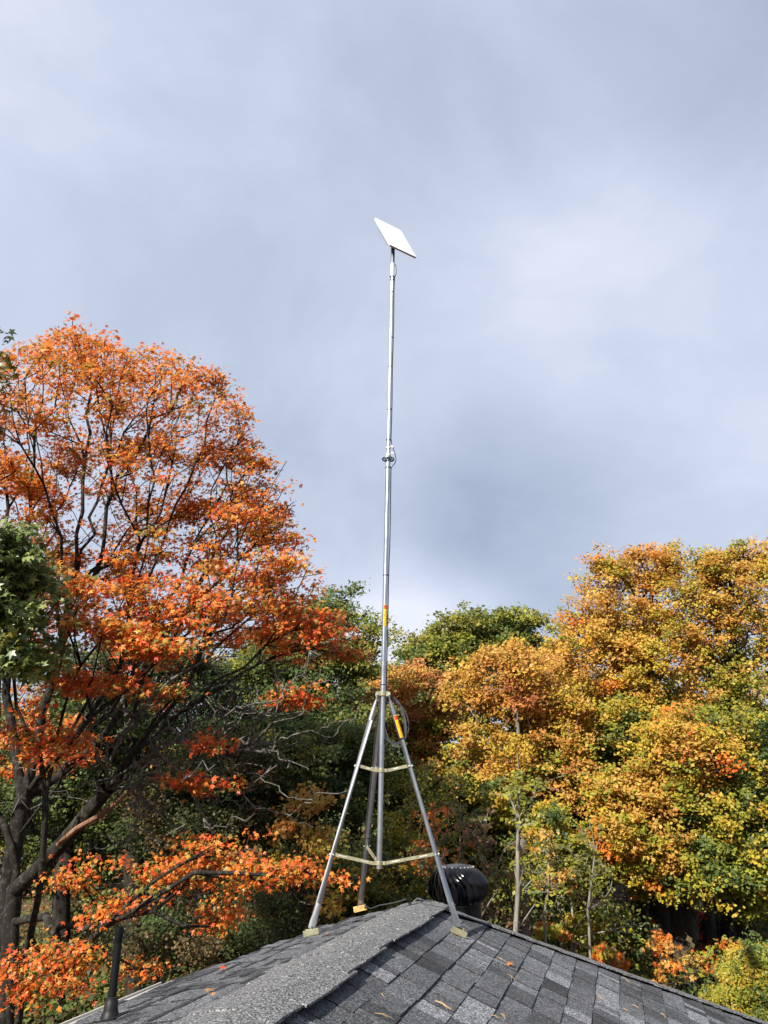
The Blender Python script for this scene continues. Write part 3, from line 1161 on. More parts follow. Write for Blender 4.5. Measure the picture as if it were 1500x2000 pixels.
# ---------------------------------------------------------------- turbine vent
def build_vent():
    y = 6.05
    c = at(896, 1759, y)
    d = span(1, 896, 1757, y)
    Rm = 57.5 * d
    o = empty('turbine_vent', c, 'black spinning turbine roof vent behind the right hip', 'vent')
    prof_z = lambda s: (-0.02 + 0.238 * s) * (Rm / 0.21)
    def rad(s):
        # bottom ring -> belly -> top cap
        ks = np.array([0, .06, .15, .3, .45, .6, .75, .87, .95, 1.0])
        kr = np.array([.73, .80, .90, .985, 1.0, .975, .89, .77, .65, .53])
        return float(np.interp(s, ks, kr)) * Rm
    # fixed collar pipe and flashing
    p = MB()
    p.lathe(c, [(Rm * 0.755, -0.55), (Rm * 0.755, -0.035), (Rm * 0.775, -0.03), (Rm * 0.775, -0.012), (Rm * 0.6, -0.010)], 40)
    p.build('neck', M['black'], o, True)
    fl = MB()
    fl.box(c + np.array([0, 0, -0.42]), [0.25, 0.03, 0], [0, 0.24, -0.12], [0, 0, 0.006])
    fl.build('flashing', M['black'], o)
    nv = 26
    pivot = c
    proto = None
    ns = 16
    vs, fs = [], []
    for thick in (0, 1):
        for i in range(ns + 1):
            s = i / ns
            for wv in np.linspace(0, 1, 5):
                ang = -0.50 * (max(0.0, s - 0.35) / 0.65) ** 1.5 + (2 * math.pi / nv) * 1.10 * wv
                rr = rad(s) * (1 + 0.15 * math.sin(math.pi * min(1, 0.06 + s * 0.94)) * (wv - 0.6)) - thick * 0.0022 + 0.004 * math.sin(wv * math.pi)
                vs.append(c + np.array([rr * math.cos(ang), rr * math.sin(ang), prof_z(s)]))
    m_ = (ns + 1) * 5
    for i in range(ns):
        for j in range(4):
            f = (i * 5 + j, i * 5 + j + 1, (i + 1) * 5 + j + 1, (i + 1) * 5 + j)
            fs.append(f)
            fs.append(tuple(q + m_ for q in f[::-1]))
        for j in (0, 4):
            fs.append((i * 5 + j, (i + 1) * 5 + j, m_ + (i + 1) * 5 + j, m_ + i * 5 + j))
    proto = mesh_obj('vane', vs, fs, M['black_vane'], o, True)
    proto.data.set_sharp_from_angle(angle=R(50))
    for k in range(1, nv):
        q = proto.copy()
        COL.objects.link(q)
        q.parent = o
        q.rotation_euler = (0, 0, 2 * math.pi * k / nv)
    core = MB()
    core.lathe(c, [(Rm * 0.62, prof_z(0.02)), (Rm * 0.70, prof_z(.2)), (Rm * 0.72, prof_z(.45)), (Rm * 0.62, prof_z(.8)), (Rm * 0.40, prof_z(.98))], 32)
    core.build('core', M['rubber'], o, True)
    t = MB()
    zt = prof_z(1.0)
    t.lathe(c, [(Rm * 0.57, zt - 0.012), (Rm * 0.575, zt - 0.004), (Rm * 0.535, zt + 0.004), (Rm * 0.44, zt + 0.009), (Rm * 0.30, zt + 0.016), (Rm * 0.12, zt + 0.021), (Rm * 0.02, zt + 0.022)], 40)
    tc_ = t.build('top_cap', M['cap'], o, True)
    b = MB()
    b.lathe(c, [(Rm * 0.70, prof_z(0) - 0.012), (Rm * 0.755, prof_z(0) - 0.012), (Rm * 0.765, prof_z(0) + 0.006), (Rm * 0.80, prof_z(0) + 0.016), (Rm * 0.74, prof_z(0) + 0.02)], 40, cap=False)
    rb = b.build('bottom_ring', M['black'], o, True)
    def rivets(parent, rr, z, n, rad_):
        first = None
        for k in range(n):
            th = 2 * math.pi * (k + 0.3) / n
            if first is None:
                m1 = MB()
                m1.lathe((0, 0, 0), [(rad_, -0.002), (rad_, 0.002), (rad_ * 0.5, 0.004)], 8)
                first = mesh_obj('rivet', np.array(m1.v) + c, m1.f, M['bright'], parent)
                q = first
            else:
                q = first.copy()
                COL.objects.link(q)
                q.parent = parent
            q.location = (rr * math.cos(th), rr * math.sin(th), z)
    rivets(tc_, Rm * 0.55, zt + 0.003, 24, 0.0042)
    rivets(rb, Rm * 0.80, prof_z(0) + 0.017, 20, 0.0042)
    bt = MB()
    pp = c + np.array([-0.055, -Rm * 0.76, -0.045])
    bt.box(pp, [0.010, 0, 0], [0, 0.006, 0], [0, 0, 0.018])
    bt.build('tension_bolt', M['bright'], o, bevel=0.002)


build_vent()


# ---------------------------------------------------------------- plumbing pipe
def build_pipe():
    a, b = roof_hit(214, 1993, False)
    base = rp(a, b, zplane(a, b) + 0.004)
    o = empty('vent_pipe', base, 'thin black plumbing vent pipe in a rubber boot on the lower left roof slope', 'pipe')
    d = span(1, 214, 1993, base[1])
    r_ = 8.0 * d
    top = None
    for k in range(400):
        z = base[2] + k * 0.0025
        if proj(np.array([[base[0], base[1], z]]))[1][0] < 1810:
            top = z
            break
    H = top - base[2]
    m = MB()
    m.lathe(base, [(r_, 0.0), (r_ * 0.98, H * 0.82)], 28, cap=False)
    m.lathe(base, [(r_ * 0.98, H * 0.82), (r_ * 1.04, H * 0.825), (r_ * 1.04, H), (r_ * 0.80, H), (r_ * 0.78, H * 0.9)], 28)
    m.build('pipe', M['pipe'], o, True)
    bt = MB()
    bt.lathe(base, [(r_ * 2.4, -0.02), (r_ * 2.25, 0.010), (r_ * 1.85, 0.024), (r_ * 1.65, 0.036), (r_ * 1.6, 0.060), (r_ * 1.45, 0.064), (r_ * 1.40, 0.076), (r_ * 1.02, 0.080)], 32)
    bt.build('boot', M['rubber'], o, True)
    fl = MB()
    al = np.array([UV[0], UV[1], 0]); dn = np.array([-VV[0], -VV[1], -SL])
    fl.box(base + np.array([0, 0, 0.006]), al * 0.055, dn * 0.055, np.array([0, 0, 0.002]))
    fl.build('flashing', M['rubber'], o)


build_pipe()

# ---------------------------------------------------------------- leaves
def maple_template():
    lob = [(-118, .52), (-56, .86), (0, 1.0), (56, .86), (118, .52)]
    notch = [(-165, .22), (-90, .36), (-28, .42), (28, .42), (90, .36), (165, .22)]
    v = [(0, 0, 0)]
    for a, r_ in notch:
        v.append((r_ * math.sin(R(a)), r_ * math.cos(R(a)), 0.03))
    for a, r_ in lob:
        v.append((r_ * math.sin(R(a)), r_ * math.cos(R(a)), -0.16 * r_))
    q = [(0, 1 + i, 7 + i, 2 + i) for i in range(5)]
    return np.array(v, np.float32), np.array([f[::-1] for f in q], np.int32)


def tri_template():
    """three-lobed leaf for trees farther off"""
    v = [(0, -.5, 0), (-.5, .05, -.10), (-.18, .12, .02), (0, .62, -.14), (.18, .12, .02), (.5, .05, -.10)]
    return np.array(v, np.float32), np.array([(0, 2, 1, 0), (0, 4, 3, 2), (0, 5, 4, 0)], np.int32)[1:2], None


def kite_template():
    v = [(0, -.5, 0), (.40, .02, -.09), (0, .6, .0), (-.40, .02, -.09)]
    return np.array(v, np.float32), np.array([(0, 1, 2, 3)], np.int32)


def lance_template():
    v = [(0, -.55, 0), (.26, -.12, -.07), (.17, .3, -.05), (0, .65, .0), (-.17, .3, -.05), (-.26, -.12, -.07)]
    return np.array(v, np.float32), np.array([(0, 1, 2, 5), (5, 2, 3, 4)], np.int32)


TEMPL = {'maple': maple_template(), 'kite': kite_template(), 'lance': lance_template()}


def leaves(name, P, size, colr, mat, parent, templ='kite', rng=None, upbias=0.75, spread=0.5, out_dir=None):
    n = len(P)
    tv, tq = TEMPL[templ]
    nr = rng.normal(0, spread, (n, 3))
    nr[:, 2] += upbias
    nr[:, 1] -= 0.50                     # blades lean to the light, the south-west
    nr[:, 0] -= 0.22
    nr /= np.linalg.norm(nr, axis=1, keepdims=True) + 1e-9
    ax = rng.normal(0, 1, (n, 3))
    ax[:, 2] -= 0.5
    if out_dir is not None:
        ax = ax * 0.7 + out_dir
    ax -= nr * np.sum(ax * nr, 1, keepdims=True)
    ax /= np.linalg.norm(ax, axis=1, keepdims=True) + 1e-9
    bx = np.cross(ax, nr)
    sz = size * rng.uniform(0.5, 1.3, n)
    curl = rng.uniform(0.3, 2.0, n)
    m = len(tv)
    V = (P[:, None, :] + sz[:, None, None] * (tv[None, :, 0:1] * bx[:, None, :] + tv[None, :, 1:2] * ax[:, None, :]
         + (tv[None, :, 2:3] * curl[:, None, None]) * nr[:, None, :])).reshape(-1, 3)
    Q = (tq[None] + (np.arange(n) * m)[:, None, None]).reshape(-1, 4)
    C = np.repeat(colr, m, 0)
    return quads_obj(name, V, Q, mat, parent, point_col=C, smooth=True)


def limb_mesh(name, pos, par, radius, mat, parent, sides=5, min_r=0.0, mask=None):
    """tapered limbs along a node tree"""
    i = np.where((par >= 0) & (radius > min_r) & (True if mask is None else mask))[0]
    p0, p1 = pos[par[i]], pos[i]
    r1 = radius[i]
    r0 = np.minimum(radius[par[i]], r1 * 1.35 + 0.002)
    d = p1 - p0
    L = np.linalg.norm(d, axis=1, keepdims=True) + 1e-9
    d = d / L
    p0 = p0 - d * np.minimum(r0[:, None] * 0.35, 0.03)
    ref = np.where(np.abs(d[:, 2:3]) < 0.9, np.array([[0, 0, 1.0]]), np.array([[1.0, 0, 0]]))
    e1 = np.cross(d, ref); e1 /= np.linalg.norm(e1, axis=1, keepdims=True)
    e2 = np.cross(d, e1)
    big = r1 > 0.045
    V, Q = [], []
    base = 0
    for mask, sd in ((~big, sides), (big, 11)):
        if not mask.any():
            continue
        th = np.arange(sd) * 2 * math.pi / sd
        offs = np.cos(th)[None, :, None] * e1[mask][:, None, :] + np.sin(th)[None, :, None] * e2[mask][:, None, :]
        a = p0[mask][:, None, :] + offs * r0[mask][:, None, None]
        b = p1[mask][:, None, :] + offs * r1[mask][:, None, None]
        n = mask.sum()
        V.append(np.concatenate([a, b], 1).reshape(-1, 3))
        k = np.arange(sd); k2 = (k + 1) % sd
        f = np.stack([k, k2, sd + k2, sd + k], 1)
        Q.append((f[None] + (base + np.arange(n) * 2 * sd)[:, None, None]).reshape(-1, 4))
        base += n * 2 * sd
    return quads_obj(name, np.concatenate(V), np.concatenate(Q), mat, parent, smooth=True)


class Skeleton:
    """limbs grown by joining points to the nearest cheap place on the tree so far"""
    def __init__(self, rng):
        self.pos = np.zeros((20000, 3)); self.par = -np.ones(20000, int); self.path = np.zeros(20000)
        self.keep = np.zeros(20000, bool)
        self.n = 0
        self.rng = rng

    def add(self, p, par, use=True):
        i = self.n
        self.pos[i] = p
        self.par[i] = par
        self.path[i] = 0 if par < 0 else self.path[par] + np.linalg.norm(self.pos[par] - p)
        self.keep[i] = use
        self.n += 1
        return i

    def line(self, pts, par=-1, step=0.35, wob=0.03, use=True):
        last = par
        prev = None
        for k, p in enumerate(pts):
            p = np.asarray(p, float)
            if k == 0 and par < 0:
                last = self.add(p, -1, False)
                prev = p
                continue
            if prev is None:
                prev = self.pos[par].copy()
            L = np.linalg.norm(p - prev)
            m = max(1, int(L / step))
            for j in range(1, m + 1):
                q = prev + (p - prev) * j / m
                if j < m:
                    q = q + self.rng.normal(0, wob, 3) * min(1, L)
                last = self.add(q, last, use)
            prev = p
        return last

    def join(self, pts, alpha=0.6, step=0.4, wob=0.05, rise=0.0, lift=0.35, bend=0.38):
        """returns the node index of every point"""
        ids = []
        for p in pts:
            n = self.n
            d = self.pos[:n] - p
            dist = np.sqrt((d ** 2).sum(1))
            cost = dist + alpha * self.path[:n] + lift * np.maximum(0, d[:, 2])     # rather grow upward than droop
            cost[~self.keep[:n]] = 1e9
            j = int(np.argmin(cost))
            a = self.pos[j]
            L = dist[j]
            m = max(1, int(L / step))
            last = j
            ctrl_dir = self.pos[j] - self.pos[self.par[j]] if self.par[j] >= 0 else np.array([0, 0, 1.0])
            ctrl_dir = ctrl_dir / (np.linalg.norm(ctrl_dir) + 1e-9)
            c = a + ctrl_dir * L * bend + (p - a) * (0.38 - bend) + np.array([0, 0, rise * L])
            for k in range(1, m + 1):
                t = k / m
                q = (1 - t) ** 2 * a + 2 * t * (1 - t) * c + t * t * p
                if k < m:
                    q = q + self.rng.normal(0, wob, 3) * min(1.0, L)
                last = self.add(q, last)
            ids.append(last)
        return np.array(ids)

    def finish(self, base_r, tip=0.004, power=2.35):
        n = self.n
        pos, par = self.pos[:n], self.par[:n]
        acc = np.zeros(n)
        rad = np.zeros(n)
        for i in range(n - 1, -1, -1):
            rad[i] = max(tip, acc[i] ** (1 / power)) if acc[i] > 0 else tip
            if par[i] >= 0:
                acc[par[i]] += rad[i] ** power
        k = base_r / rad[0]
        # rescale so that tips stay fine while the trunk gets its girth
        e = math.log(base_r / tip) / max(1e-6, math.log(rad[0] / tip))
        rad = tip * (rad / tip) ** e
        return pos.copy(), par.copy(), rad


def lin(*c):
    return np.array(c, np.float32)


PAL = {   # real leaf colours, linear
    'orange': [(.62, .195, .028), (.55, .155, .022), (.62, .26, .038), (.50, .11, .02)],
    'deep': [(.66, .115, .026), (.58, .075, .022), (.64, .17, .028), (.46, .09, .024)],
    'gold': [(.58, .33, .070), (.52, .275, .055), (.60, .40, .085), (.49, .225, .045)],
    'yellow': [(.54, .40, .045), (.48, .36, .04), (.44, .36, .05), (.56, .34, .04)],
    'lime': [(.32, .32, .040), (.25, .28, .036), (.40, .35, .042), (.19, .23, .034)],
    'olive': [(.17, .18, .034), (.13, .15, .03), (.22, .20, .038), (.10, .125, .028)],
    'green': [(.090, .135, .036), (.068, .105, .03), (.12, .155, .038), (.05, .085, .026)],
    'oak': [(.19, .25, .085), (.24, .29, .10), (.13, .18, .06), (.09, .14, .045)],
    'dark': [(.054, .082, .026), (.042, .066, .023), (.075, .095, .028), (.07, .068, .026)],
    'rust': [(.42, .165, .055), (.48, .20, .06), (.34, .12, .042), (.38, .20, .07)],
    'brown': [(.13, .09, .040), (.10, .072, .034), (.18, .115, .045), (.08, .068, .03)],
    'red': [(.22, .022, .012), (.16, .018, .012), (.30, .04, .015), (.14, .03, .015)],
}
PAL = {k: np.array(v, np.float32) * {'orange': 1.08, 'deep': 1.1, 'gold': .92, 'yellow': .90, 'lime': .95}.get(k, 1.1) for k, v in PAL.items()}


def pick(pal, n, rng):
    return PAL[pal][rng.integers(0, len(PAL[pal]), n)]


def pads(rng, envs, n, shell=0.5, flat=0.42, size=(0.6, 1.1), sub=9, up=0.15):
    """leafy sprays spread through the envelopes; returns sub-points, pad centres"""
    wts = np.array([e[6] for e in envs], float)
    wts /= wts.sum()
    C, SUBP, W_ = [], [], []
    for k in range(n):
        e = envs[rng.choice(len(envs), p=wts)]
        v = rng.normal(0, 1, 3); v /= np.linalg.norm(v)
        v[2] += up
        r = (rng.uniform(shell ** 3, 1)) ** (1 / 3)
        c = np.array(e[:3]) + v * r * np.array(e[3:6])
        s = rng.uniform(*size)
        o = v * np.array([1, 1, 0.4]); o /= np.linalg.norm(o) + 1e-9
        pts = rng.normal(0, 0.5, (sub, 3)) * s
        pts[:, 2] *= flat
        pts[:, 2] += -(0.30) * np.sum(pts[:, :2] * o[None, :2], 1)     # sprays droop outwards
        C.append(c)
        SUBP.append(c + pts)
        W_.append(np.full(sub, k))
    return np.array(C), np.concatenate(SUBP), np.concatenate(W_)


LEAF_K = 0.60


def make_tree(name, label, cat, group, base, trunk_top, envs, palettes, seed, npads=60, sub=8, per=28, leaf=0.13, sig=0.22,
              base_r=0.16, bark='bark_dark', mat='leaf_far', templ='kite', shell=0.5, size=(0.6, 1.1), alpha=0.5, flat=0.42,
              grad=None, lean=None, twig=True, cull=None, skel_sub=0.5, spread=0.5, step=0.5):
    """palettes: list of (palette, weight); grad: (low palette, z0, z1) leaves turn to this lower down"""
    leaf, sig, per = leaf * LEAF_K, sig * 0.56, max(3, int(per * 2.5))
    size = (size[0] * .85, size[1] * .9)
    rng = np.random.default_rng(seed)
    base = np.asarray(base, float)
    o = empty(name, base, label, cat, group)
    sk = Skeleton(rng)
    tt = np.asarray(trunk_top, float)
    mid = (base + tt) / 2 + rng.normal(0, 0.12, 3) * np.array([1, 1, 0])
    if lean is not None:
        mid = mid + np.asarray(lean)
    b0 = sk.line([base, base + (mid - base) * 0.55], -1, 0.6, 0.03, use=False)
    sk.line([mid, tt], b0, 0.5, 0.04, use=True)
    C, SP, W_ = pads(rng, envs, npads, shell, flat, size, sub)
    if cull is not None:
        k = cull(SP, rng)
        SP, W_ = SP[k], W_[k]
    nsk = max(1, int(len(SP) * skel_sub))
    order = rng.permutation(len(SP))[:nsk]
    order = order[np.argsort(np.linalg.norm(SP[order] - tt * 0.6 - base * 0.4, axis=1))]
    sk.join(SP[order], alpha, step, 0.05, 0.05)
    pos, par, rad = sk.finish(base_r, 0.007)
    limb_mesh('trunk', pos, par, rad, M[bark], o, 4)
    n = len(SP) * per
    P = np.repeat(SP, per, 0) + rng.normal(0, sig, (n, 3)) * np.array([1, 1, 0.6])
    names = [p for p, _ in palettes]
    w = np.array([q for _, q in palettes], float); w /= w.sum()
    ns_ = len(SP)
    padpal = rng.choice(len(names), npads, p=w)
    subpal = np.where(rng.random(ns_) < 0.22, rng.choice(len(names), ns_, p=w), padpal[W_])
    gsub = np.zeros(ns_, bool)
    if grad is not None:
        gp, z0, z1 = grad
        f = np.clip((SP[:, 2] - z0) / (z1 - z0) + rng.normal(0, 0.12, ns_) + rng.normal(0, .25, npads)[W_], 0, 1)
        gsub = rng.random(ns_) > f
    rowsub = rng.integers(0, 4, ns_)
    idx = np.repeat(np.arange(ns_), per)
    lp = np.where(rng.random(n) < 0.08, rng.choice(len(names), n, p=w), subpal[idx])
    row = np.where(rng.random(n) < 0.3, rng.integers(0, 4, n), rowsub[idx])
    table = np.stack([PAL[nm] for nm in names])
    C_ = table[lp, row]
    if grad is not None:
        C_ = np.where(gsub[idx][:, None], PAL[gp][row], C_)
    C_ = C_ * rng.uniform(0.85, 1.15, (n, 1)) * (rng.uniform(0.82, 1.15, ns_))[idx][:, None]
    leaves('crown', P, leaf, C_.astype(np.float32), M[mat], o, templ, rng, spread=spread)
    return o


def env(px, py, y, hw, hh, depth=None, w=1.0):
    c = at(px, py, y)
    k = span(1, px, py, y)
    return (c[0], c[1], c[2], hw * k, depth if depth else max(hw, hh) * k * 0.8, hh * k, w)


# ---------------------------------------------------------------- the big orange maple at the left
def build_maple():
    rng = np.random.default_rng(11)
    Y = 11.5
    base = ground_at(6, Y)
    o = empty('maple_tree', base, 'big orange sugar maple with many bare grey limbs, rising at the left', 'tree')
    # outline of the crown on its right side: rows of the photograph, right edge
    rows = np.array([600, 650, 700, 760, 820, 880, 940, 1000, 1060, 1100, 1160, 1220, 1290, 1340])
    edge = np.array([150, 300, 420, 480, 515, 535, 585, 592, 612, 655, 680, 712, 735, 690])
    axis = 40.0
    pts = []
    while len(pts) < 1750:
        py = rng.uniform(600, 1500)
        th = rng.uniform(0, 2 * math.pi)
        rr = rng.uniform(0.0, 1.0) ** 0.36
        k = span(1, 100, py, Y)
        e = np.interp(py, rows, edge) - axis
        if py > 1340: e = 560 - (py - 1340) * 1.6
        wob = 1 - 0.10 * (0.5 + 0.5 * math.sin(py * 0.03 + th * 3)) * rng.random()
        # nothing deep inside low down: the limbs are bare there
        if py > 760 and rr < 0.62 + 0.12 * math.sin(py * .02): continue
        R_ = e * k * rr * wob
        ctr = at(axis, py, Y)
        x = ctr[0] + R_ * math.cos(th)
        yy = Y + R_ * 0.62 * math.sin(th)
        # keep the crown level: height belongs to the axis row, drop outwards
        p = np.array([x, yy, ctr[2] - 0.04 * R_ ** 1.3])
        pts.append(p)
    pts = np.array(pts)
    qx, qy = proj(pts)
    # the outline again, in case the near side swells past it
    ee = np.interp(qy, rows, edge)
    ok = (qx < ee - 34) & (qx > -260) & (qy > np.interp(qx, [-300, 0, 60, 110, 140, 175, 240, 300], [725, 695, 690, 660, 628, 660, 668, 684]))
    ok &= ~((qy < 655) & (qx > 175) & (qx < 230))
    # bare zone inside the lower right of the crown, gaps of sky higher up
    bare = (qy > 1275 + rng.normal(0, 12, len(qx))) & (qx > 330)
    gaps = ((np.abs(qx - 380) / 110) ** 2 + (np.abs(qy - 960) / 90) ** 2 < 1) | ((np.abs(qx - 130) / 90) ** 2 + (np.abs(qy - 930) / 120) ** 2 < 1)
    ok &= ~(bare & (rng.random(len(qx)) < 0.985))
    ok &= ~(gaps & (rng.random(len(qx)) < 0.25))
    ok &= ~((qy > 1390) & (qx > 170))
    front = (pts[:, 1] < Y - 0.3) & (qy > 800)
    ok &= ~(front & (rng.random(len(qx)) < np.where(qy < 1140, 0.45, 0.9)))
    pts = pts[ok]
    # extra sprays picked out in the photograph
    def spray(px, py, y, wpx, hpx, n):
        k = span(1, px, py, y)
        c = at(px, py, y)
        q = rng.normal(0, 0.42, (n, 3)) * np.array([wpx, 0.8 * max(wpx, hpx), hpx]) * k
        return c + q
    extra = [spray(200, 1235, 8.7, 120, 34, 26), spray(300, 1268, 8.5, 70, 18, 14), spray(180, 1340, 8.8, 80, 40, 20), spray(90, 1440, 9.0, 80, 50, 16),
             spray(170, 1150, 9.2, 120, 34, 22), spray(530, 1110, 10.2, 110, 30, 18), spray(640, 1240, 11.0, 90, 60, 26), spray(600, 1365, 10.8, 75, 22, 12),
             spray(330, 1350, 10.0, 30, 14, 3), spray(418, 1448, 9.6, 30, 22, 6), spray(380, 1530, 9.8, 70, 16, 7), spray(300, 1200, 9.5, 120, 60, 22),
             spray(420, 1190, 9.8, 120, 50, 22), spray(560, 1180, 10.6, 120, 60, 26), spray(155, 618, 11.6, 24, 22, 7), spray(255, 640, 11.4, 40, 26, 9),
             spray(120, 680, 11.3, 110, 40, 20), spray(20, 700, 11.3, 60, 40, 12), spray(40, 1240, 9.0, 60, 80, 10), spray(690, 1275, 11.1, 44, 20, 9), spray(640, 1110, 11.0, 30, 16, 5),
             spray(470, 790, 11.4, 50, 24, 16), spray(500, 850, 11.6, 44, 24, 14), spray(505, 905, 11.2, 44, 20, 14), spray(560, 945, 11.4, 50, 20, 18), spray(540, 1000, 11.6, 64, 22, 18),
             spray(580, 1050, 11.3, 50, 22, 16), spray(420, 740, 11.6, 60, 24, 16), spray(430, 900, 12.0, 60, 22, 12), spray(330, 880, 11.0, 60, 20, 12), spray(240, 800, 11.0, 70, 22, 14),
             spray(470, 1010, 10.6, 70, 20, 14), spray(90, 820, 11.4, 80, 26, 16), spray(30, 900, 11.0, 60, 26, 12), spray(220, 950, 11.2, 60, 18, 10), spray(330, 1010, 12.2, 60, 18, 10),
             spray(60, 1010, 11.0, 70, 24, 12), spray(400, 1060, 11.8, 70, 18, 12)]
    low_spray = [spray(145, 1710, 9.2, 60, 34, 11), spray(330, 1700, 9.3, 100, 46, 30), spray(460, 1690, 9.3, 100, 46, 30), spray(560, 1700, 9.1, 90, 30, 24),
                 spray(650, 1715, 9.0, 40, 12, 5), spray(430, 1790, 9.4, 70, 36, 16), spray(230, 1770, 9.2, 80, 40, 18), spray(120, 1870, 8.9, 90, 36, 22),
                 spray(60, 1930, 8.8, 60, 24, 11), spray(150, 1905, 8.8, 36, 26, 7), spray(270, 1890, 9.6, 50, 40, 8), spray(20, 1890, 8.8, 40, 26, 7), spray(400, 1650, 9.3, 90, 18, 9)]
    extra = [e[rng.random(len(e)) < .72] for e in extra]
    for _ in range(24):
        extra.append(spray(rng.uniform(40, 520), rng.uniform(880, 1160), rng.uniform(11.6, 13.6), 60, 18, 8))
    ex = np.concatenate(extra)
    lo = np.concatenate(low_spray)
    ex = ex[proj(ex)[1] > np.interp(proj(ex)[0], [-300, 0, 60, 110, 140, 175, 240, 300], [725, 690, 684, 655, 616, 648, 655, 675])]
    ex = ex[proj(ex)[0] < np.interp(proj(ex)[1], rows, edge) - 30]
    # trunk and main limbs, drawn where the photograph shows them
    sk = Skeleton(rng)
    A = lambda px, py, y: at(px, py, y)
    t0 = sk.line([base, A(14, 1740, 11.4), A(30, 1640, 11.3), A(45, 1560, 11.3)], -1, 0.5, 0.03, use=False)
    l1 = sk.line([A(75, 1440, 11.4), A(120, 1260, 11.5), A(150, 1090, 11.7), A(165, 900, 11.8), A(180, 760, 11.8)], t0, 0.4, 0.04)
    l2 = sk.line([A(150, 1430, 11.0), A(230, 1320, 10.8), A(265, 1150, 10.7), A(315, 1000, 10.8), A(345, 860, 10.9)], t0, 0.4, 0.04)
    l3 = sk.line([A(20, 1400, 11.6), A(20, 1200, 11.8), A(60, 1000, 12.0), A(70, 820, 12.0)], t0, 0.4, 0.04)
    l4 = sk.line([A(110, 1520, 11.6), A(200, 1440, 12.0), A(330, 1260, 12.3), A(420, 1080, 12.3), A(470, 960, 12.2)], t0, 0.4, 0.04)
    k1 = sk.line([A(28, 1740, 11.2), A(120, 1650, 10.8), A(210, 1540, 10.4)], 3, 0.4, 0.03)
    k2 = sk.line([A(300, 1420, 10.3), A(380, 1310, 10.4), A(450, 1180, 10.6)], k1, 0.4, 0.04)
    k3 = sk.line([A(340, 1400, 10.8), A(450, 1330, 11.0), A(560, 1270, 11.2)], k1, 0.4, 0.04)
    k4 = sk.line([A(270, 1450, 9.9), A(340, 1370, 10.0), A(440, 1330, 10.3), A(570, 1290, 10.7)], k1, 0.4, 0.04)
    for (st, ctl) in ((l1 - 12, [(200, 1080, 11.2), (215, 900, 11.1), (235, 740, 11.2)]), (l2 - 12, [(320, 1180, 11.0), (420, 990, 11.2), (480, 830, 11.4)]),
                      (l2 - 14, [(300, 1230, 10.2), (430, 1090, 10.1), (540, 960, 10.3)]), (l4 - 12, [(330, 1230, 11.5), (470, 1090, 11.6), (575, 980, 11.6)]),
                      (l4 - 14, [(340, 1310, 11.2), (480, 1190, 11.3), (600, 1100, 11.4)]), (k2 - 4, [(430, 1220, 10.7), (540, 1140, 10.9), (630, 1120, 11.0)]),
                      (k3 - 4, [(520, 1260, 10.8), (610, 1200, 10.9), (680, 1180, 10.9)]), (l3 - 10, [(60, 1150, 11.0), (110, 960, 10.8), (130, 760, 10.9)]),
                      (l3 - 12, [(-20, 1150, 11.0), (-40, 950, 11.0), (-20, 760, 11.2)]), (l1 - 10, [(120, 1050, 10.9), (80, 900, 10.6), (50, 740, 10.8)]),
                      (l2 - 9, [(330, 1020, 11.3), (400, 870, 11.6), (430, 740, 11.7)]), (l2 - 8, [(290, 980, 10.3), (290, 850, 10.2), (310, 700, 10.6)]),
                      (l4 - 8, [(400, 1130, 12.6), (520, 980, 12.6), (560, 900, 12.4)]), (t0 - 1, [(200, 1400, 10.6), (330, 1230, 9.8), (430, 1130, 9.6)]),
                      (k2 - 6, [(400, 1290, 10.6), (520, 1180, 11.0), (580, 1060, 11.2)]), (l1 - 8, [(190, 980, 12.3), (260, 820, 12.6), (330, 700, 12.5)])):
        sk.line([A(*c_) for c_ in ctl], st, 0.35, 0.05)
    bare = []
    nb0 = sk.n
    for (pts_, st) in (([A(400, 1400, 10.6), A(470, 1392, 10.6), A(560, 1350, 10.7), A(600, 1345, 10.7)], k4), ([A(330, 1420, 10.0), A(400, 1462, 9.8), A(440, 1490, 9.8)], k1),
                       ([A(300, 1520, 10.0), A(370, 1540, 9.9), A(400, 1600, 9.8), A(420, 1640, 9.8)], k1), ([A(340, 1450, 10.2), A(450, 1465, 10.3), A(520, 1470, 10.3)], k1),
                       ([A(390, 1350, 10.2), A(440, 1385, 10.2), A(520, 1392, 10.2), A(590, 1390, 10.3)], k4), ([A(310, 1470, 10.1), A(350, 1510, 10.0), A(440, 1520, 10.0), A(500, 1580, 10.0)], k1),
                       ([A(260, 1400, 9.9), A(330, 1330, 9.9), A(400, 1290, 10.0)], k1), ([A(230, 1330, 10.4), A(320, 1400, 10.4), A(360, 1395, 10.4)], l2)):
        bare.append(sk.line(pts_, st, 0.22, 0.05, use=True))
    nb1 = sk.n
    # low limb that swings up into the orange spray by the roof
    lowp = sk.line([A(30, 1800, 11.0), A(90, 1790, 10.4), A(120, 1838, 9.8), A(165, 1850, 9.2), A(235, 1780, 8.8), A(300, 1722, 8.75), A(350, 1690, 8.75), A(415, 1652, 8.8)], 2, 0.3, 0.02)
    lowq = sk.line([A(380, 1704, 8.75), A(480, 1706, 8.75), A(560, 1715, 8.8)], lowp - 4, 0.3, 0.02)
    lowr = sk.line([A(300, 1780, 8.9), A(360, 1810, 8.9), A(400, 1870, 9.0)], lowp - 8, 0.3, 0.02)
    sk.line([A(60, 1830, 9.6), A(100, 1880, 9.2), A(140, 1900, 9.0)], 2, 0.3, 0.02)
    # limbs out to every spray
    allp = np.concatenate([pts, ex])
    order = np.argsort(np.linalg.norm(allp - sk.pos[t0], axis=1))
    sk.join(allp[order], 0.62, 0.3, 0.035, 0.04, lift=0.5)
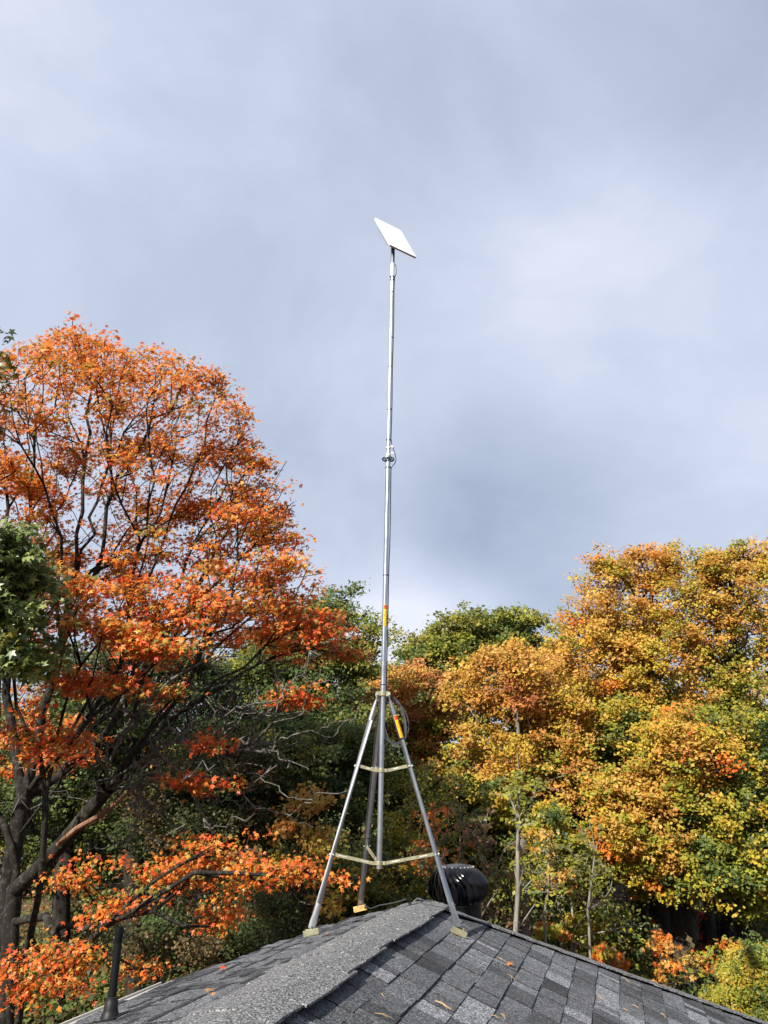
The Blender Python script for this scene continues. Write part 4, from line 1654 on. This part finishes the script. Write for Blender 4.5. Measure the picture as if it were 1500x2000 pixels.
    # the low sprays hang from the low limb only
    keep = sk.keep.copy()
    sk.keep[:] = False
    sk.keep[lowp - 12:lowr + 12] = True
    sk.join(lo[np.argsort(np.linalg.norm(lo - sk.pos[lowp], axis=1))], 0.3, 0.25, 0.03, 0.05)
    # leafless twigs in the bare zone
    sk.keep[:] = False
    for b_ in bare:
        sk.keep[b_ - 9:b_ + 1] = True
    tw = []
    for b_ in bare:
        for _ in range(46):
            tw.append(sk.pos[b_ - rng.integers(0, 9)] + rng.normal(0, 1, 3) * np.array([0.62, 0.5, 0.40]))
    nt0 = sk.n
    sk.join(np.array(tw), 0.35, 0.09, 0.06, 0.0, bend=0.12)
    nt1 = sk.n
    pos, par, rad = sk.finish(0.165, 0.0064, 2.3)
    dead = np.zeros(len(pos), bool)
    dead[nb0:nb1] = True
    dead[nt0:nt1] = True
    limb_mesh('trunk', pos, par, rad, M['bark'], o, 5, mask=~dead)
    rad[dead] = np.clip(rad[dead], 0.005, 0.020)
    limb_mesh('dead_branches', pos, par, rad, M['bark_grey'], o, 5, mask=dead)
    # a broken limb with peeling red-brown wood
    dw = MB()
    dw.tube([A(112, 1650, 10.6), A(150, 1618, 10.5), A(200, 1590, 10.3), A(235, 1562, 10.2), A(262, 1540, 10.1)], [0.03, 0.036, 0.034, 0.028, 0.010], 9)
    dw.build('broken_limb', M['deadwood'], o, True)

    def leafset(nm, SP, per, size, sig, pal_fn, tw_seed):
        n = len(SP) * per
        idx = np.repeat(np.arange(len(SP)), per)
        P = SP[idx] + rng.normal(0, sig, (n, 3)) * np.array([1, 1, 0.36])
        x, y = proj(P)
        lim = np.interp(y, rows, edge) + rng.normal(-6, 13, n) + 10 * np.sin(y * 0.055)
        top = np.interp(x, [-300, 0, 60, 110, 140, 175, 240, 300, 330], [700, 655, 650, 625, 600, 622, 628, 648, 600]) + rng.normal(8, 8, n)
        k = (x < np.where(y < 1330, lim, 1e9)) & (y > top)
        P, idx = P[k], idx[k]
        C_ = pal_fn(P, idx)
        return leaves(nm, P, size, C_, M['leaf'], o, 'maple', rng, upbias=0.85, spread=0.5)

    SPc = np.concatenate([pts, ex])
    qx, qy = proj(SPc)
    clump = rng.normal(0, 1, len(SPc))

    def colour_main(P, idx):
        n = len(P)
        x, y = proj(P)
        red = np.clip((y - 900) / 420, 0, 1) * 0.55 + np.clip(clump[idx], -1, 1) * 0.22 + rng.normal(0, 0.15, n)
        C_ = pick('orange', n, rng)
        k = red > 0.42
        C_[k] = pick('deep', k.sum(), rng)
        g = (rng.random(n) < 0.16 + 0.14 * (clump[idx] < -0.7) + 0.08 * (y > 1000))
        C_[g] = pick('gold', g.sum(), rng)
        g = (rng.random(n) < 0.05 + 0.30 * (clump[idx] < -0.95))
        C_[g] = pick('olive', g.sum(), rng)
        return C_ * rng.uniform(0.8, 1.2, (n, 1)).astype(np.float32)

    leafset('crown', SPc, 52, 0.060, 0.145, colour_main, 1)
    cl2 = rng.normal(0, 1, len(lo))

    def colour_low(P, idx):
        n = len(P)
        C_ = pick('orange', n, rng)
        k = rng.random(n) < 0.35
        C_[k] = pick('deep', k.sum(), rng)
        g = rng.random(n) < 0.08 + 0.4 * (cl2[idx] < -0.7)
        C_[g] = pick('olive', g.sum(), rng)
        g = rng.random(n) < 0.12
        C_[g] = pick('gold', g.sum(), rng)
        return C_ * rng.uniform(0.85, 1.2, (n, 1)).astype(np.float32)
    leafset('low_spray', lo, 26, 0.045, 0.12, colour_low, 2)


build_maple()


# ---------------------------------------------------------------- the other trees
def gz(px, y):
    return ground_at(px, y, 0.0)


def forest():
    T = make_tree
    # green oak reaching in from beyond the left edge
    T('oak_tree', 'green oak reaching in at the left edge, in front of the orange maple', 'tree', None,
      gz(-190, 8.2), at(-150, 1080, 8.2), [env(-30, 1180, 8.0, 105, 135, .8, 1.3), env(-150, 800, 8.4, 105, 260, .8, .9), env(0, 1110, 7.8, 60, 50, .5, .4), env(20, 1270, 7.9, 50, 50, .4, .4), env(-45, 740, 8.4, 38, 120, .4, .3)],
      [('oak', 1.0), ('olive', .35)], 21, npads=74, sub=8, per=7, leaf=0.13, sig=0.15, base_r=.2, bark='bark', mat='oak_leaf', templ='maple', size=(.3, .5), shell=.3)
    # dark broadleaves behind the maple
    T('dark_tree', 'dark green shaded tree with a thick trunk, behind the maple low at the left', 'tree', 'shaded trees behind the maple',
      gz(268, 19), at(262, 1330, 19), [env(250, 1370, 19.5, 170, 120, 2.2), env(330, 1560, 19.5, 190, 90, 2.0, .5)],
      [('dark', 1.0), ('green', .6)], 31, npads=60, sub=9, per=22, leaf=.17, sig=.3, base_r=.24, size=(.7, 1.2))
    T('dark_tree', 'green and yellow shaded tree behind the forked trunk of the maple', 'tree', 'shaded trees behind the maple',
      gz(110, 21), at(120, 1350, 21), [env(60, 1480, 21, 190, 200, 2.4)],
      [('green', 1.0), ('dark', .6), ('lime', .3)], 32, npads=60, sub=9, per=20, leaf=.17, sig=.32, base_r=.22, size=(.7, 1.3))
    # T3: green-yellow ash between the maple and the mast
    T('ash_tree', 'tall loose yellow-green tree showing past the right edge of the orange maple', 'tree', None,
      gz(610, 23), at(600, 1240, 23), [env(600, 1290, 23, 135, 110, 2.2), env(690, 1265, 22.5, 65, 75, 1.2, .5), env(665, 1185, 23, 32, 45, .7, .2), env(470, 1310, 23.5, 110, 90, 1.6, .4)],
      [('olive', 1.0), ('lime', .8), ('green', .8)], 33, npads=78, sub=8, per=22, leaf=.19, sig=.26, base_r=.2, templ='lance', size=(.5, .9), shell=.25)
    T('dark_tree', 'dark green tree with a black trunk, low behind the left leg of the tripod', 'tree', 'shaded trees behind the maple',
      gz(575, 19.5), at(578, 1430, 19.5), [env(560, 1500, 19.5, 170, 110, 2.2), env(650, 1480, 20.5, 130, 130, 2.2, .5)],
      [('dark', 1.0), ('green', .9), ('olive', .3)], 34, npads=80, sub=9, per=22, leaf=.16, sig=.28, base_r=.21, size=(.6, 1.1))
    T('hemlock_tree', 'blackish green low tree in the shade under the maple limbs', 'tree', None,
      gz(420, 17.5), at(430, 1480, 17.5), [env(430, 1570, 17.5, 150, 120, 1.8)],
      [('dark', 1.0), ('brown', .35)], 35, npads=60, sub=9, per=24, leaf=.11, sig=.26, base_r=.14, size=(.5, .9))
    T('yellow_sapling', 'golden orange maple sapling behind the left leg of the tripod', 'tree', None,
      gz(590, 14.5), at(590, 1560, 14.5), [env(600, 1565, 14.5, 48, 16, .5), env(568, 1612, 14.3, 30, 16, .4, .6), env(625, 1650, 14.4, 44, 16, .5, .8), env(575, 1700, 14.5, 60, 18, .6, .8), env(640, 1765, 14.3, 44, 26, .5, .5)],
      [('gold', 1.0), ('yellow', .8), ('orange', .3)], 36, npads=30, sub=5, per=5, leaf=.11, sig=.16, base_r=.04, size=(.3, .5), mat='leaf', templ='maple', shell=.2)
    T('understory_shrub', 'olive and yellow shrub filling the shade behind the foot of the tripod', 'shrub', None,
      gz(640, 17), at(650, 1700, 17), [env(640, 1730, 17, 150, 75, 1.6)],
      [('dark', 1.0), ('olive', .8), ('yellow', .25)], 37, npads=60, sub=8, per=20, leaf=.12, sig=.22, base_r=.06, size=(.4, .7))
    T('understory_shrub', 'dark blue-green shrub at the left roof eave, beneath the low orange spray', 'shrub', None,
      gz(470, 14.5), at(460, 1790, 14.5), [env(470, 1815, 14.5, 150, 60, 1.4), env(330, 1860, 14.5, 90, 50, 1.2, .4)],
      [('dark', 1.0), ('green', .25), ('brown', .5)], 38, npads=60, sub=8, per=22, leaf=.085, sig=.22, base_r=.06, size=(.4, .7))
    # far centre
    T('oak_tree', 'far dark green round-topped oak above the others, right of the mast', 'tree', None,
      gz(930, 34), at(940, 1300, 34), [env(990, 1256, 34, 85, 48, 3.0), env(860, 1300, 34, 72, 58, 2.6, .8), env(910, 1255, 34.5, 60, 40, 2.0, .5), env(930, 1360, 35, 150, 70, 3, .6)],
      [('green', .35), ('olive', 1.0), ('lime', .35)], 41, npads=110, sub=9, per=22, leaf=.24, sig=.34, base_r=.3, size=(.8, 1.4), shell=.4, mat='leaf_far')
    T('red_maple_tree', 'reddish orange thin-crowned maple directly behind the tripod collar', 'tree', None,
      gz(800, 27), at(795, 1370, 27), [env(800, 1395, 27, 88, 80, 2.0), env(770, 1470, 27.5, 90, 80, 2.0, .5), env(815, 1480, 26.5, 70, 70, 1.5, .4)],
      [('rust', 1.0), ('gold', .5), ('olive', .3)], 42, grad=('lime', HC - .8, HC + 2.4), npads=100, sub=9, per=20, leaf=.17, sig=.30, base_r=.16, size=(.5, .9), shell=.2)
    # T8
    T('gold_maple_tree', 'rounded golden maple between the reddish tree and the broad tall golden one', 'tree', 'golden maples at the right',
      gz(1033, 21), at(1010, 1400, 21), [env(990, 1350, 21.5, 110, 70, 1.8), env(1060, 1370, 21.5, 90, 80, 1.8, .7), env(960, 1500, 21, 85, 75, 1.4, .7), env(1080, 1500, 21, 90, 80, 1.4, .6), env(935, 1300, 21.5, 20, 26, .5, .1), env(1012, 1292, 21.5, 24, 22, .6, .12)],
      [('gold', 1.0), ('rust', .15), ('yellow', .45)], 43, npads=201, sub=7, per=14, leaf=.145, sig=.22, base_r=.13, bark='bark_pale', size=(.32, .62), flat=.85, shell=.35,
      grad=('lime', HC - .8, HC + 1.8))
    # T9 the great gold crown
    T('gold_maple_tree', 'broad tall golden orange maple, second from the right edge', 'tree', 'golden maples at the right',
      gz(1290, 23), at(1260, 1210, 23), [env(1235, 1200, 23, 105, 110, 2.2), env(1170, 1330, 23, 120, 110, 2.4), env(1290, 1330, 22.5, 110, 130, 2.4), env(1230, 1450, 22, 130, 100, 2.0, .7), env(1180, 1140, 23, 26, 44, .7, .14), env(1243, 1108, 23, 22, 34, .7, .12), env(1308, 1102, 23, 20, 36, .6, .12), env(1130, 1210, 23, 24, 40, .7, .12)],
      [('gold', 1.0), ('orange', .05), ('yellow', .45), ('lime', .12)], 44, npads=294, sub=7, per=14, leaf=.15, sig=.24, base_r=.28, size=(.32, .62), flat=.85, shell=.4,
      grad=('lime', HC - 0.2, HC + 3.2))
    # T10 right edge
    T('gold_maple_tree', 'tall airy golden maple cut by the right edge, open branches against the sky', 'tree', 'golden maples at the right',
      gz(1425, 22), at(1430, 1180, 22), [env(1450, 1200, 22, 120, 105, 2.0), env(1400, 1145, 22, 65, 55, 1.4, .35), env(1500, 1330, 22, 110, 120, 2.0, .7), env(1410, 1330, 22, 70, 90, 1.4, .4), env(1388, 1112, 22, 20, 32, .6, .12), env(1450, 1098, 22, 24, 26, .6, .12), env(1500, 1110, 22, 30, 40, .7, .2)],
      [('gold', 1.0), ('yellow', .5), ('lime', .4)], 45, npads=186, sub=7, per=11, leaf=.145, sig=.22, base_r=.24, size=(.32, .62), flat=.85, shell=.35,
      grad=('lime', HC + 1.5, HC + 5.2))
    T('gold_maple_tree', 'bright orange-yellow maple boughs hanging low in front of the dark trunks at the right', 'tree', 'golden maples at the right',
      gz(1348, 19.5), at(1320, 1500, 19.5), [env(1270, 1560, 19, 115, 60, 1.2, 1.2), env(1330, 1480, 19, 110, 70, 1.3), env(1215, 1650, 18.6, 110, 50, 1.0), env(1285, 1700, 18.6, 60, 50, .8, .6), env(1190, 1560, 19.2, 60, 40, .8, .3)],
      [('gold', 1.0), ('yellow', .6), ('orange', .06), ('lime', .7)], 46, npads=186, sub=7, per=12, leaf=.145, sig=.19, base_r=.25, size=(.32, .62), flat=.85, shell=.3)
    T('lime_maple_tree', 'yellow-green maple at the right edge with dense lower boughs', 'tree', None,
      gz(1470, 19), at(1450, 1500, 19), [env(1440, 1470, 19.5, 110, 80, 1.5), env(1440, 1610, 18.5, 120, 60, 1.3), env(1400, 1690, 18.3, 90, 45, 1.0, .6), env(1480, 1720, 18.5, 70, 60, 1.0, .5), env(1250, 1440, 20.5, 80, 60, 1.2, .3)],
      [('lime', 1.0), ('green', .6), ('yellow', .5), ('olive', .3)], 47, npads=186, sub=7, per=14, leaf=.145, sig=.21, base_r=.2, size=(.32, .62), flat=.85, shell=.3)
    T('green_maple_tree', 'green maple in shade among the golden ones, behind the dark trunks at the right', 'tree', None,
      gz(1385, 24), at(1380, 1500, 24), [env(1360, 1540, 24, 160, 130, 2.4), env(1130, 1560, 24, 130, 110, 2.0, .7)],
      [('green', 1.0), ('dark', .5), ('lime', .5)], 48, npads=110, sub=9, per=20, leaf=.17, sig=.28, base_r=.22, size=(.6, 1.0))
    T('lime_sapling', 'bright yellow-green slender sapling between the vent and the golden boughs', 'tree', None,
      gz(1098, 18), at(1090, 1600, 18), [env(1085, 1640, 18, 42, 62, .8), env(1130, 1700, 18, 34, 40, .6, .5), env(985, 1575, 18.5, 50, 40, .8, .5), env(1120, 1820, 17.6, 30, 24, .5, .25)],
      [('lime', 1.0), ('yellow', .6), ('green', .35)], 49, npads=44, sub=7, per=18, leaf=.13, sig=.16, base_r=.035, bark='bark_pale', size=(.3, .5), shell=.2, mat='leaf')
    # slender pale saplings with almost no leaves
    for i, (pb, yb, pt, pyt, lab, pal) in enumerate([
            (1036, 13.4, 1010, 1470, 'tallest and thickest of the pale straight trunks, rising right of the vent', 'lime'),
            (1162, 16.0, 1150, 1600, 'straight pale pole-like sapling, nearly leafless, midway between the vent and the right edge', 'olive'),
            (893, 16.5, 900, 1560, 'thin pale sapling with a few orange leaves rising just above the vent', 'rust'),
            (832, 15.5, 846, 1580, 'crooked pale sapling left of the vent with small orange leaves', 'orange'),
            (942, 14.6, 952, 1590, 'slim bare sapling right of the vent, leaning slightly', 'brown'),
            (1085, 16.2, 1075, 1620, 'thin grey sapling just right of the tallest pale trunk', 'gold')]):
        c = at(pt, (pyt + 1800) / 2, yb)
        T('bare_sapling', lab, 'tree', 'slender saplings in the understory', gz(pb, yb), at(pt, pyt, yb),
          [env(pt, pyt + 80, yb, 30, 70, .5), env(pb, 1720, yb, 26, 60, .4, .5)], [(pal, 1.0), ('olive', .4)], 60 + i, npads=16, sub=4, per=4, leaf=.12, sig=.1,
          base_r=(.047, .028, .028, .030, .026, .028)[i], bark='bark_pale', size=(.25, .45), shell=.1, mat='leaf', skel_sub=.8)
    # low things at the right
    T('understory_shrub', 'airy yellow-green shrub below the golden boughs, right of the pale straight trunk', 'shrub', None,
      gz(1130, 17.5), at(1120, 1700, 17.5), [env(1060, 1690, 17.5, 50, 50, .8), env(1150, 1760, 17, 70, 40, .8), env(1220, 1800, 17, 50, 30, .7, .5)],
      [('lime', 1.0), ('olive', .7), ('green', .5)], 40, npads=20, sub=5, per=4, leaf=.12, sig=.2, base_r=.04, bark='bark_pale', size=(.35, .6), shell=.1, mat='leaf')
    T('understory_shrub', 'loose yellow-olive shrub between the right tripod leg and the mast foot, behind the roof', 'shrub', None,
      gz(800, 19), at(800, 1600, 19), [env(800, 1600, 19, 75, 70, 1.4), env(770, 1700, 18.5, 60, 40, 1.0, .6), env(850, 1540, 19.5, 50, 50, 1.0, .5)],
      [('olive', 1.0), ('lime', .7), ('yellow', .35)], 39, npads=46, sub=7, per=9, leaf=.12, sig=.22, base_r=.05, bark='bark_pale', size=(.4, .7), shell=.1)
    T('arborvitae_shrub', 'bright yellow-green bushy shrub at the lower right corner beside the roof', 'shrub', None,
      gz(1470, 12.5), at(1470, 1850, 12.5), [env(1485, 1925, 12.5, 62, 50, .7), env(1450, 1975, 12.4, 40, 30, .6, .4), env(1500, 1880, 12.6, 30, 24, .5, .3)],
      [('lime', 1.0), ('yellow', .5), ('green', .35)], 71, npads=70, sub=8, per=24, leaf=.075, sig=.11, base_r=.05, size=(.25, .4), mat='leaf', templ='lance', shell=.4)
    T('orange_sapling', 'orange-leaved sapling in front of the leaning dark trunk at the lower right', 'tree', 'orange saplings at the lower right',
      gz(1300, 15.5), at(1300, 1860, 15.5), [env(1294, 1840, 15.5, 10, 26, .2), env(1305, 1895, 15.4, 22, 16, .3, 1.2)],
      [('orange', 1.0), ('gold', .6)], 72, npads=9, sub=4, per=4, leaf=.10, sig=.11, base_r=.02, size=(.18, .3), mat='leaf', templ='maple', shell=.1)
    T('orange_sapling', 'orange and gold sapling between the leaning dark trunk and the lower right shrub', 'tree', 'orange saplings at the lower right',
      gz(1388, 16.5), at(1385, 1880, 16.5), [env(1378, 1885, 16.5, 18, 14, .3), env(1415, 1848, 15.8, 30, 8, .3, .7)],
      [('orange', .6), ('gold', 1.0), ('lime', .5)], 73, npads=9, sub=4, per=4, leaf=.10, sig=.12, base_r=.02, size=(.2, .35), mat='leaf', templ='maple', shell=.1)
    T('orange_sapling', 'small rusty orange bush low behind the middle of the right hip', 'shrub', 'orange saplings at the lower right',
      gz(1178, 16.5), at(1178, 1868, 16.5), [env(1178, 1870, 16.5, 18, 14, .3), env(1215, 1885, 17, 16, 12, .3, .4), env(1075, 1820, 17, 30, 14, .3, .5)],
      [('orange', 1.0), ('rust', .7), ('lime', .3)], 74, npads=12, sub=4, per=9, leaf=.12, sig=.09, base_r=.015, size=(.15, .25), mat='leaf', templ='maple', shell=.1)
    T('understory_shrub', 'tangled brown and olive shrub behind and right of the turbine vent', 'shrub', None,
      gz(980, 15), at(980, 1740, 15), [env(970, 1745, 15, 40, 50, .7), env(1000, 1800, 15.5, 40, 36, .7, .5)],
      [('rust', .3), ('brown', .8), ('olive', .9)], 75, npads=20, sub=5, per=6, leaf=.085, sig=.13, base_r=.04, size=(.25, .4), shell=.1, skel_sub=1.0)
    # big dark trunks at the right, their crowns lost among the others
    for i, (pb, yb, pt, lab) in enumerate([(1348, 21.5, 1300, 'leaning dark trunk with red creeper, nearest of the dark trunks at the lower right'),
                                           (1300, 25.5, 1265, 'dark mossy trunk wrapped in dark red creeper, behind the leaning one'),
                                           (1418, 25.0, 1370, 'twin-stemmed dark trunk in the shade, right of the creeper-wrapped trunk'),
                                           (1450, 27.0, 1420, 'rearmost dark trunk near the right edge, catching a strip of sun')]):
        T('shaded_tree', lab, 'tree', 'dark trunks at the lower right', gz(pb, yb), at(pt, 1480, yb), [env(pt, 1440, yb + 1, 90, 70, 1.6)],
          [('green', 1.0), ('lime', .8), ('gold', .4)], 80 + i, npads=26, sub=8, per=18, leaf=.16, sig=.28, base_r=(.30, .30, .26, .24)[i], bark='bark_mid', size=(.6, 1.0))
        if i < 2:
            rng = np.random.default_rng(90 + i)
            p0, p1 = gz(pb, yb), at(pt + 8, 1620, yb)
            n = 900
            s = rng.uniform(0, 1, n) ** 1.3
            P = p0 + (p1 - p0) * s[:, None] + rng.normal(0, 1, (n, 3)) * np.array([.2, .14, .15])
            P[:, 1] -= .26
            v = leaves('red_creeper', P, .13, (pick('red', n, rng) * rng.uniform(.7, 1.3, (n, 1))).astype(np.float32), M['leaf'], None, 'kite', rng)
            tag(v, ('dark red creeper leaves climbing the leaning trunk at the lower right', 'dark red creeper on the mossy trunk behind the leaning one')[i], 'creeper', 'red creepers')
    # second row, filling the depth of the wood
    for i, (px, y, py, hw, hh, pal, lab) in enumerate([
            (700, 29, 1450, 130, 130, [('green', 1), ('olive', 1), ('rust', .4)], 'olive and green tree behind the mast, low between the tripod legs'),
            (880, 30, 1520, 130, 120, [('olive', 1), ('brown', .6), ('lime', .4)], 'olive-brown tree behind the turbine vent'),
            (1000, 29, 1600, 130, 120, [('olive', 1), ('green', .6), ('lime', .4)], 'shaded olive tree behind the pale trunk'),
            (1130, 30, 1420, 130, 130, [('gold', 1), ('olive', .8)], 'dull gold tree showing between the golden maples'),
            (1420, 30, 1450, 150, 140, [('olive', 1), ('gold', .6), ('green', .6)], 'olive-gold tree behind the right-hand maples'),
            (520, 28, 1400, 140, 120, [('green', 1), ('lime', .4), ('dark', .5)], 'green tree behind the lower right of the orange maple'),
            (330, 27, 1430, 150, 130, [('green', 1), ('dark', .8), ('gold', .2)], 'deep green tree glimpsed through the bare maple limbs'),
            (120, 27, 1560, 160, 140, [('dark', 1), ('green', .8), ('lime', .4)], 'green tree glimpsed left of the maple fork'),
            (760, 31, 1360, 60, 50, [('lime', .6), ('olive', 1)], 'pale olive treetop just left of the far oak'),
            (1250, 29, 1620, 140, 110, [('dark', 1), ('green', 1), ('brown', .4)], 'blackish green tree deep in the right-hand wood')]):
        T('wood_tree', lab, 'tree', 'second row of trees in the wood', gz(px, y), at(px, py - 20, y), [env(px, py, y, hw, hh, 2.4), env(px + 20, py + 90, y, hw * .8, hh * .7, 2.0, .5)],
          pal, 100 + i, npads=60, sub=8, per=18, leaf=.2, sig=.36, base_r=.18, size=(.7, 1.3))


forest()


def woodland_stuff():
    rng = np.random.default_rng(200)
    # undergrowth across the shaded floor
    n = 700
    px = rng.uniform(-250, 1750, n)
    y = rng.uniform(18, 34, n)
    C = np.array([ground_at(a, b) for a, b in zip(px, y)])
    hgt = rng.uniform(0.2, 1.9, n) * (0.5 + 0.5 * np.sin(px * 0.013) ** 2)
    per = 85
    idx = np.repeat(np.arange(n), per)
    N = n * per
    P = C[idx] + rng.normal(0, 1, (N, 3)) * np.array([.5, .5, 0])
    P[:, 2] = rng.uniform(0.0, 1, N) ** 0.8 * hgt[idx] + .05
    pal = rng.choice(['dark', 'green', 'olive', 'brown', 'rust', 'lime'], n, p=[.26, .18, .24, .18, .04, .10])
    Cc = np.zeros((N, 3), np.float32)
    for nm in set(pal):
        k = pal[idx] == nm
        Cc[k] = pick(nm, k.sum(), rng)
    Cc *= rng.uniform(.7, 1.2, (N, 1))
    o = leaves('undergrowth', P, .15, Cc, M['leaf_far'], None, 'kite', rng)
    tag(o, 'low dark undergrowth covering the floor of the wood', 'undergrowth', kind='stuff')
    # far wood closing the view
    n = 520
    px = rng.uniform(-500, 2000, n)
    y = rng.uniform(37, 52, n)
    C = np.array([ground_at(a, b) for a, b in zip(px, y)])
    top = 6.6 + 1.6 * np.sin(px * .006 + 1) + rng.normal(0, .6, n)
    C[:, 2] = rng.uniform(0.05, 1, n) * top
    per, sub = 26, 7
    SP = np.repeat(C, sub, 0) + rng.normal(0, .9, (n * sub, 3)) * np.array([1, 1, .6])
    P = np.repeat(SP, per, 0) + rng.normal(0, .42, (n * sub * per, 3))
    N = len(P)
    pal = rng.choice(['dark', 'green', 'olive', 'brown', 'rust', 'gold'], n, p=[.30, .26, .22, .10, .06, .06])
    idx = np.repeat(np.arange(n), sub * per)
    Cc = np.zeros((N, 3), np.float32)
    for nm in set(pal):
        k = pal[idx] == nm
        Cc[k] = pick(nm, k.sum(), rng)
    o = leaves('far_woodland', P, .30, Cc, M['leaf_far'], None, 'kite', rng)
    tag(o, 'far mixed woodland seen as one dim mass behind the nearer trees', 'woodland', kind='stuff')
    # fallen leaves lying on the floor
    N = 26000
    a = rng.uniform(-500, 1900, N)
    y = rng.uniform(9, 30, N)
    P = np.array([ground_at(p, q) for p, q in zip(a, y)])
    P[:, 2] = 0.16 * np.sin(P[:, 0] * 0.31 + 1) * np.cos(P[:, 1] * 0.27) * np.exp(-(P[:, 0] ** 2 + (P[:, 1] - 20) ** 2) / 60 ** 2) + rng.uniform(.01, .07, N)
    pal = rng.choice(['brown', 'rust', 'orange', 'gold'], N, p=[.58, .27, .08, .07])
    Cc = np.zeros((N, 3), np.float32)
    for nm in set(pal):
        k = pal == nm
        Cc[k] = pick(nm, k.sum(), rng)
    o = leaves('leaf_litter', P, .12, Cc, M['leaf_far'], None, 'kite', rng, upbias=2.2, spread=.4)
    tag(o, 'brown and rust fallen leaves carpeting the ground', 'leaf litter', kind='stuff')


woodland_stuff()


# ---------------------------------------------------------------- litter on the roof
def roof_litter():
    rng = np.random.default_rng(7)
    segs = [((850, 1963), (879, 1981)), ((978, 1987), (989, 2000)), ((959, 1991), (977, 1999)), ((991, 1908), (1007, 1923)), ((1167, 1948), (1183, 1963)),
            ((1173, 1889), (1194, 1901)), ((1218, 1975), (1229, 1983)), ((1234, 1968), (1250, 1977)), ((971, 1875), (989, 1887)), ((745, 1949), (752, 1959)),
            ((849, 1961), (881, 1982)), ((732, 1988), (758, 1999)), ((1217, 1913), (1233, 1929)), ((1290, 1985), (1304, 1996))]
    for (p, q) in segs:
        a0, b0 = roof_hit(*p); a1, b1 = roof_hit(*q)
        A_, B_ = rp(a0, b0, zplane(a0, b0) + 0.016), rp(a1, b1, zplane(a1, b1) + 0.019)
        m = MB()
        mid = (A_ + B_) / 2 + np.array([rng.normal(0, .003), rng.normal(0, .003), 0.004])
        m.tube([A_, mid, B_], [0.0007, 0.0010, 0.0005], 5)
        m.tube([A_, mid + np.array([rng.normal(0, .006), 0.004, 0.001]), B_ + np.array([rng.normal(0, .012), rng.normal(0, .012), 0.0])], [0.0007, 0.0009, 0.0005], 5)
        o = m.build('pine_needle', M['needle'], None, origin=A_)
        tag(o, 'thin dry tan pine needle lying on the grey shingles', 'pine needle', 'pine needles on the roof')
    for (px, py, right, pal, sz, lab) in ((993, 1892, True, 'rust', .042, 'pinkish tan fallen leaf on the right roof slope'), (433, 1899, False, 'deep', .034, 'bright orange fallen leaf on the left roof slope near the eave'),
                                         (404, 1945, False, 'rust', .030, 'pale tan leaf lying on the left roof slope beside the ridge cap'), (417, 1953, False, 'rust', .022, 'tiny tan leaf scrap beside the ridge cap'),
                                         (640, 1831, False, 'rust', .026, 'thin tan leaf beside the left foot plate of the tripod')):
        a, b = roof_hit(px, py, right)
        c = rp(a, b, zplane(a, b) + 0.024)
        o = leaves('fallen_leaf', c[None], sz, (pick(pal, 1, rng) * 1.2).astype(np.float32), M['leaf'], None, 'maple', rng, upbias=3, spread=.3)
        o.data.transform(__import__('mathutils').Matrix.Translation(Vector(-c)))
        o.location = tuple(c)
        tag(o, lab, 'leaf', 'fallen leaves on the roof')


roof_litter()
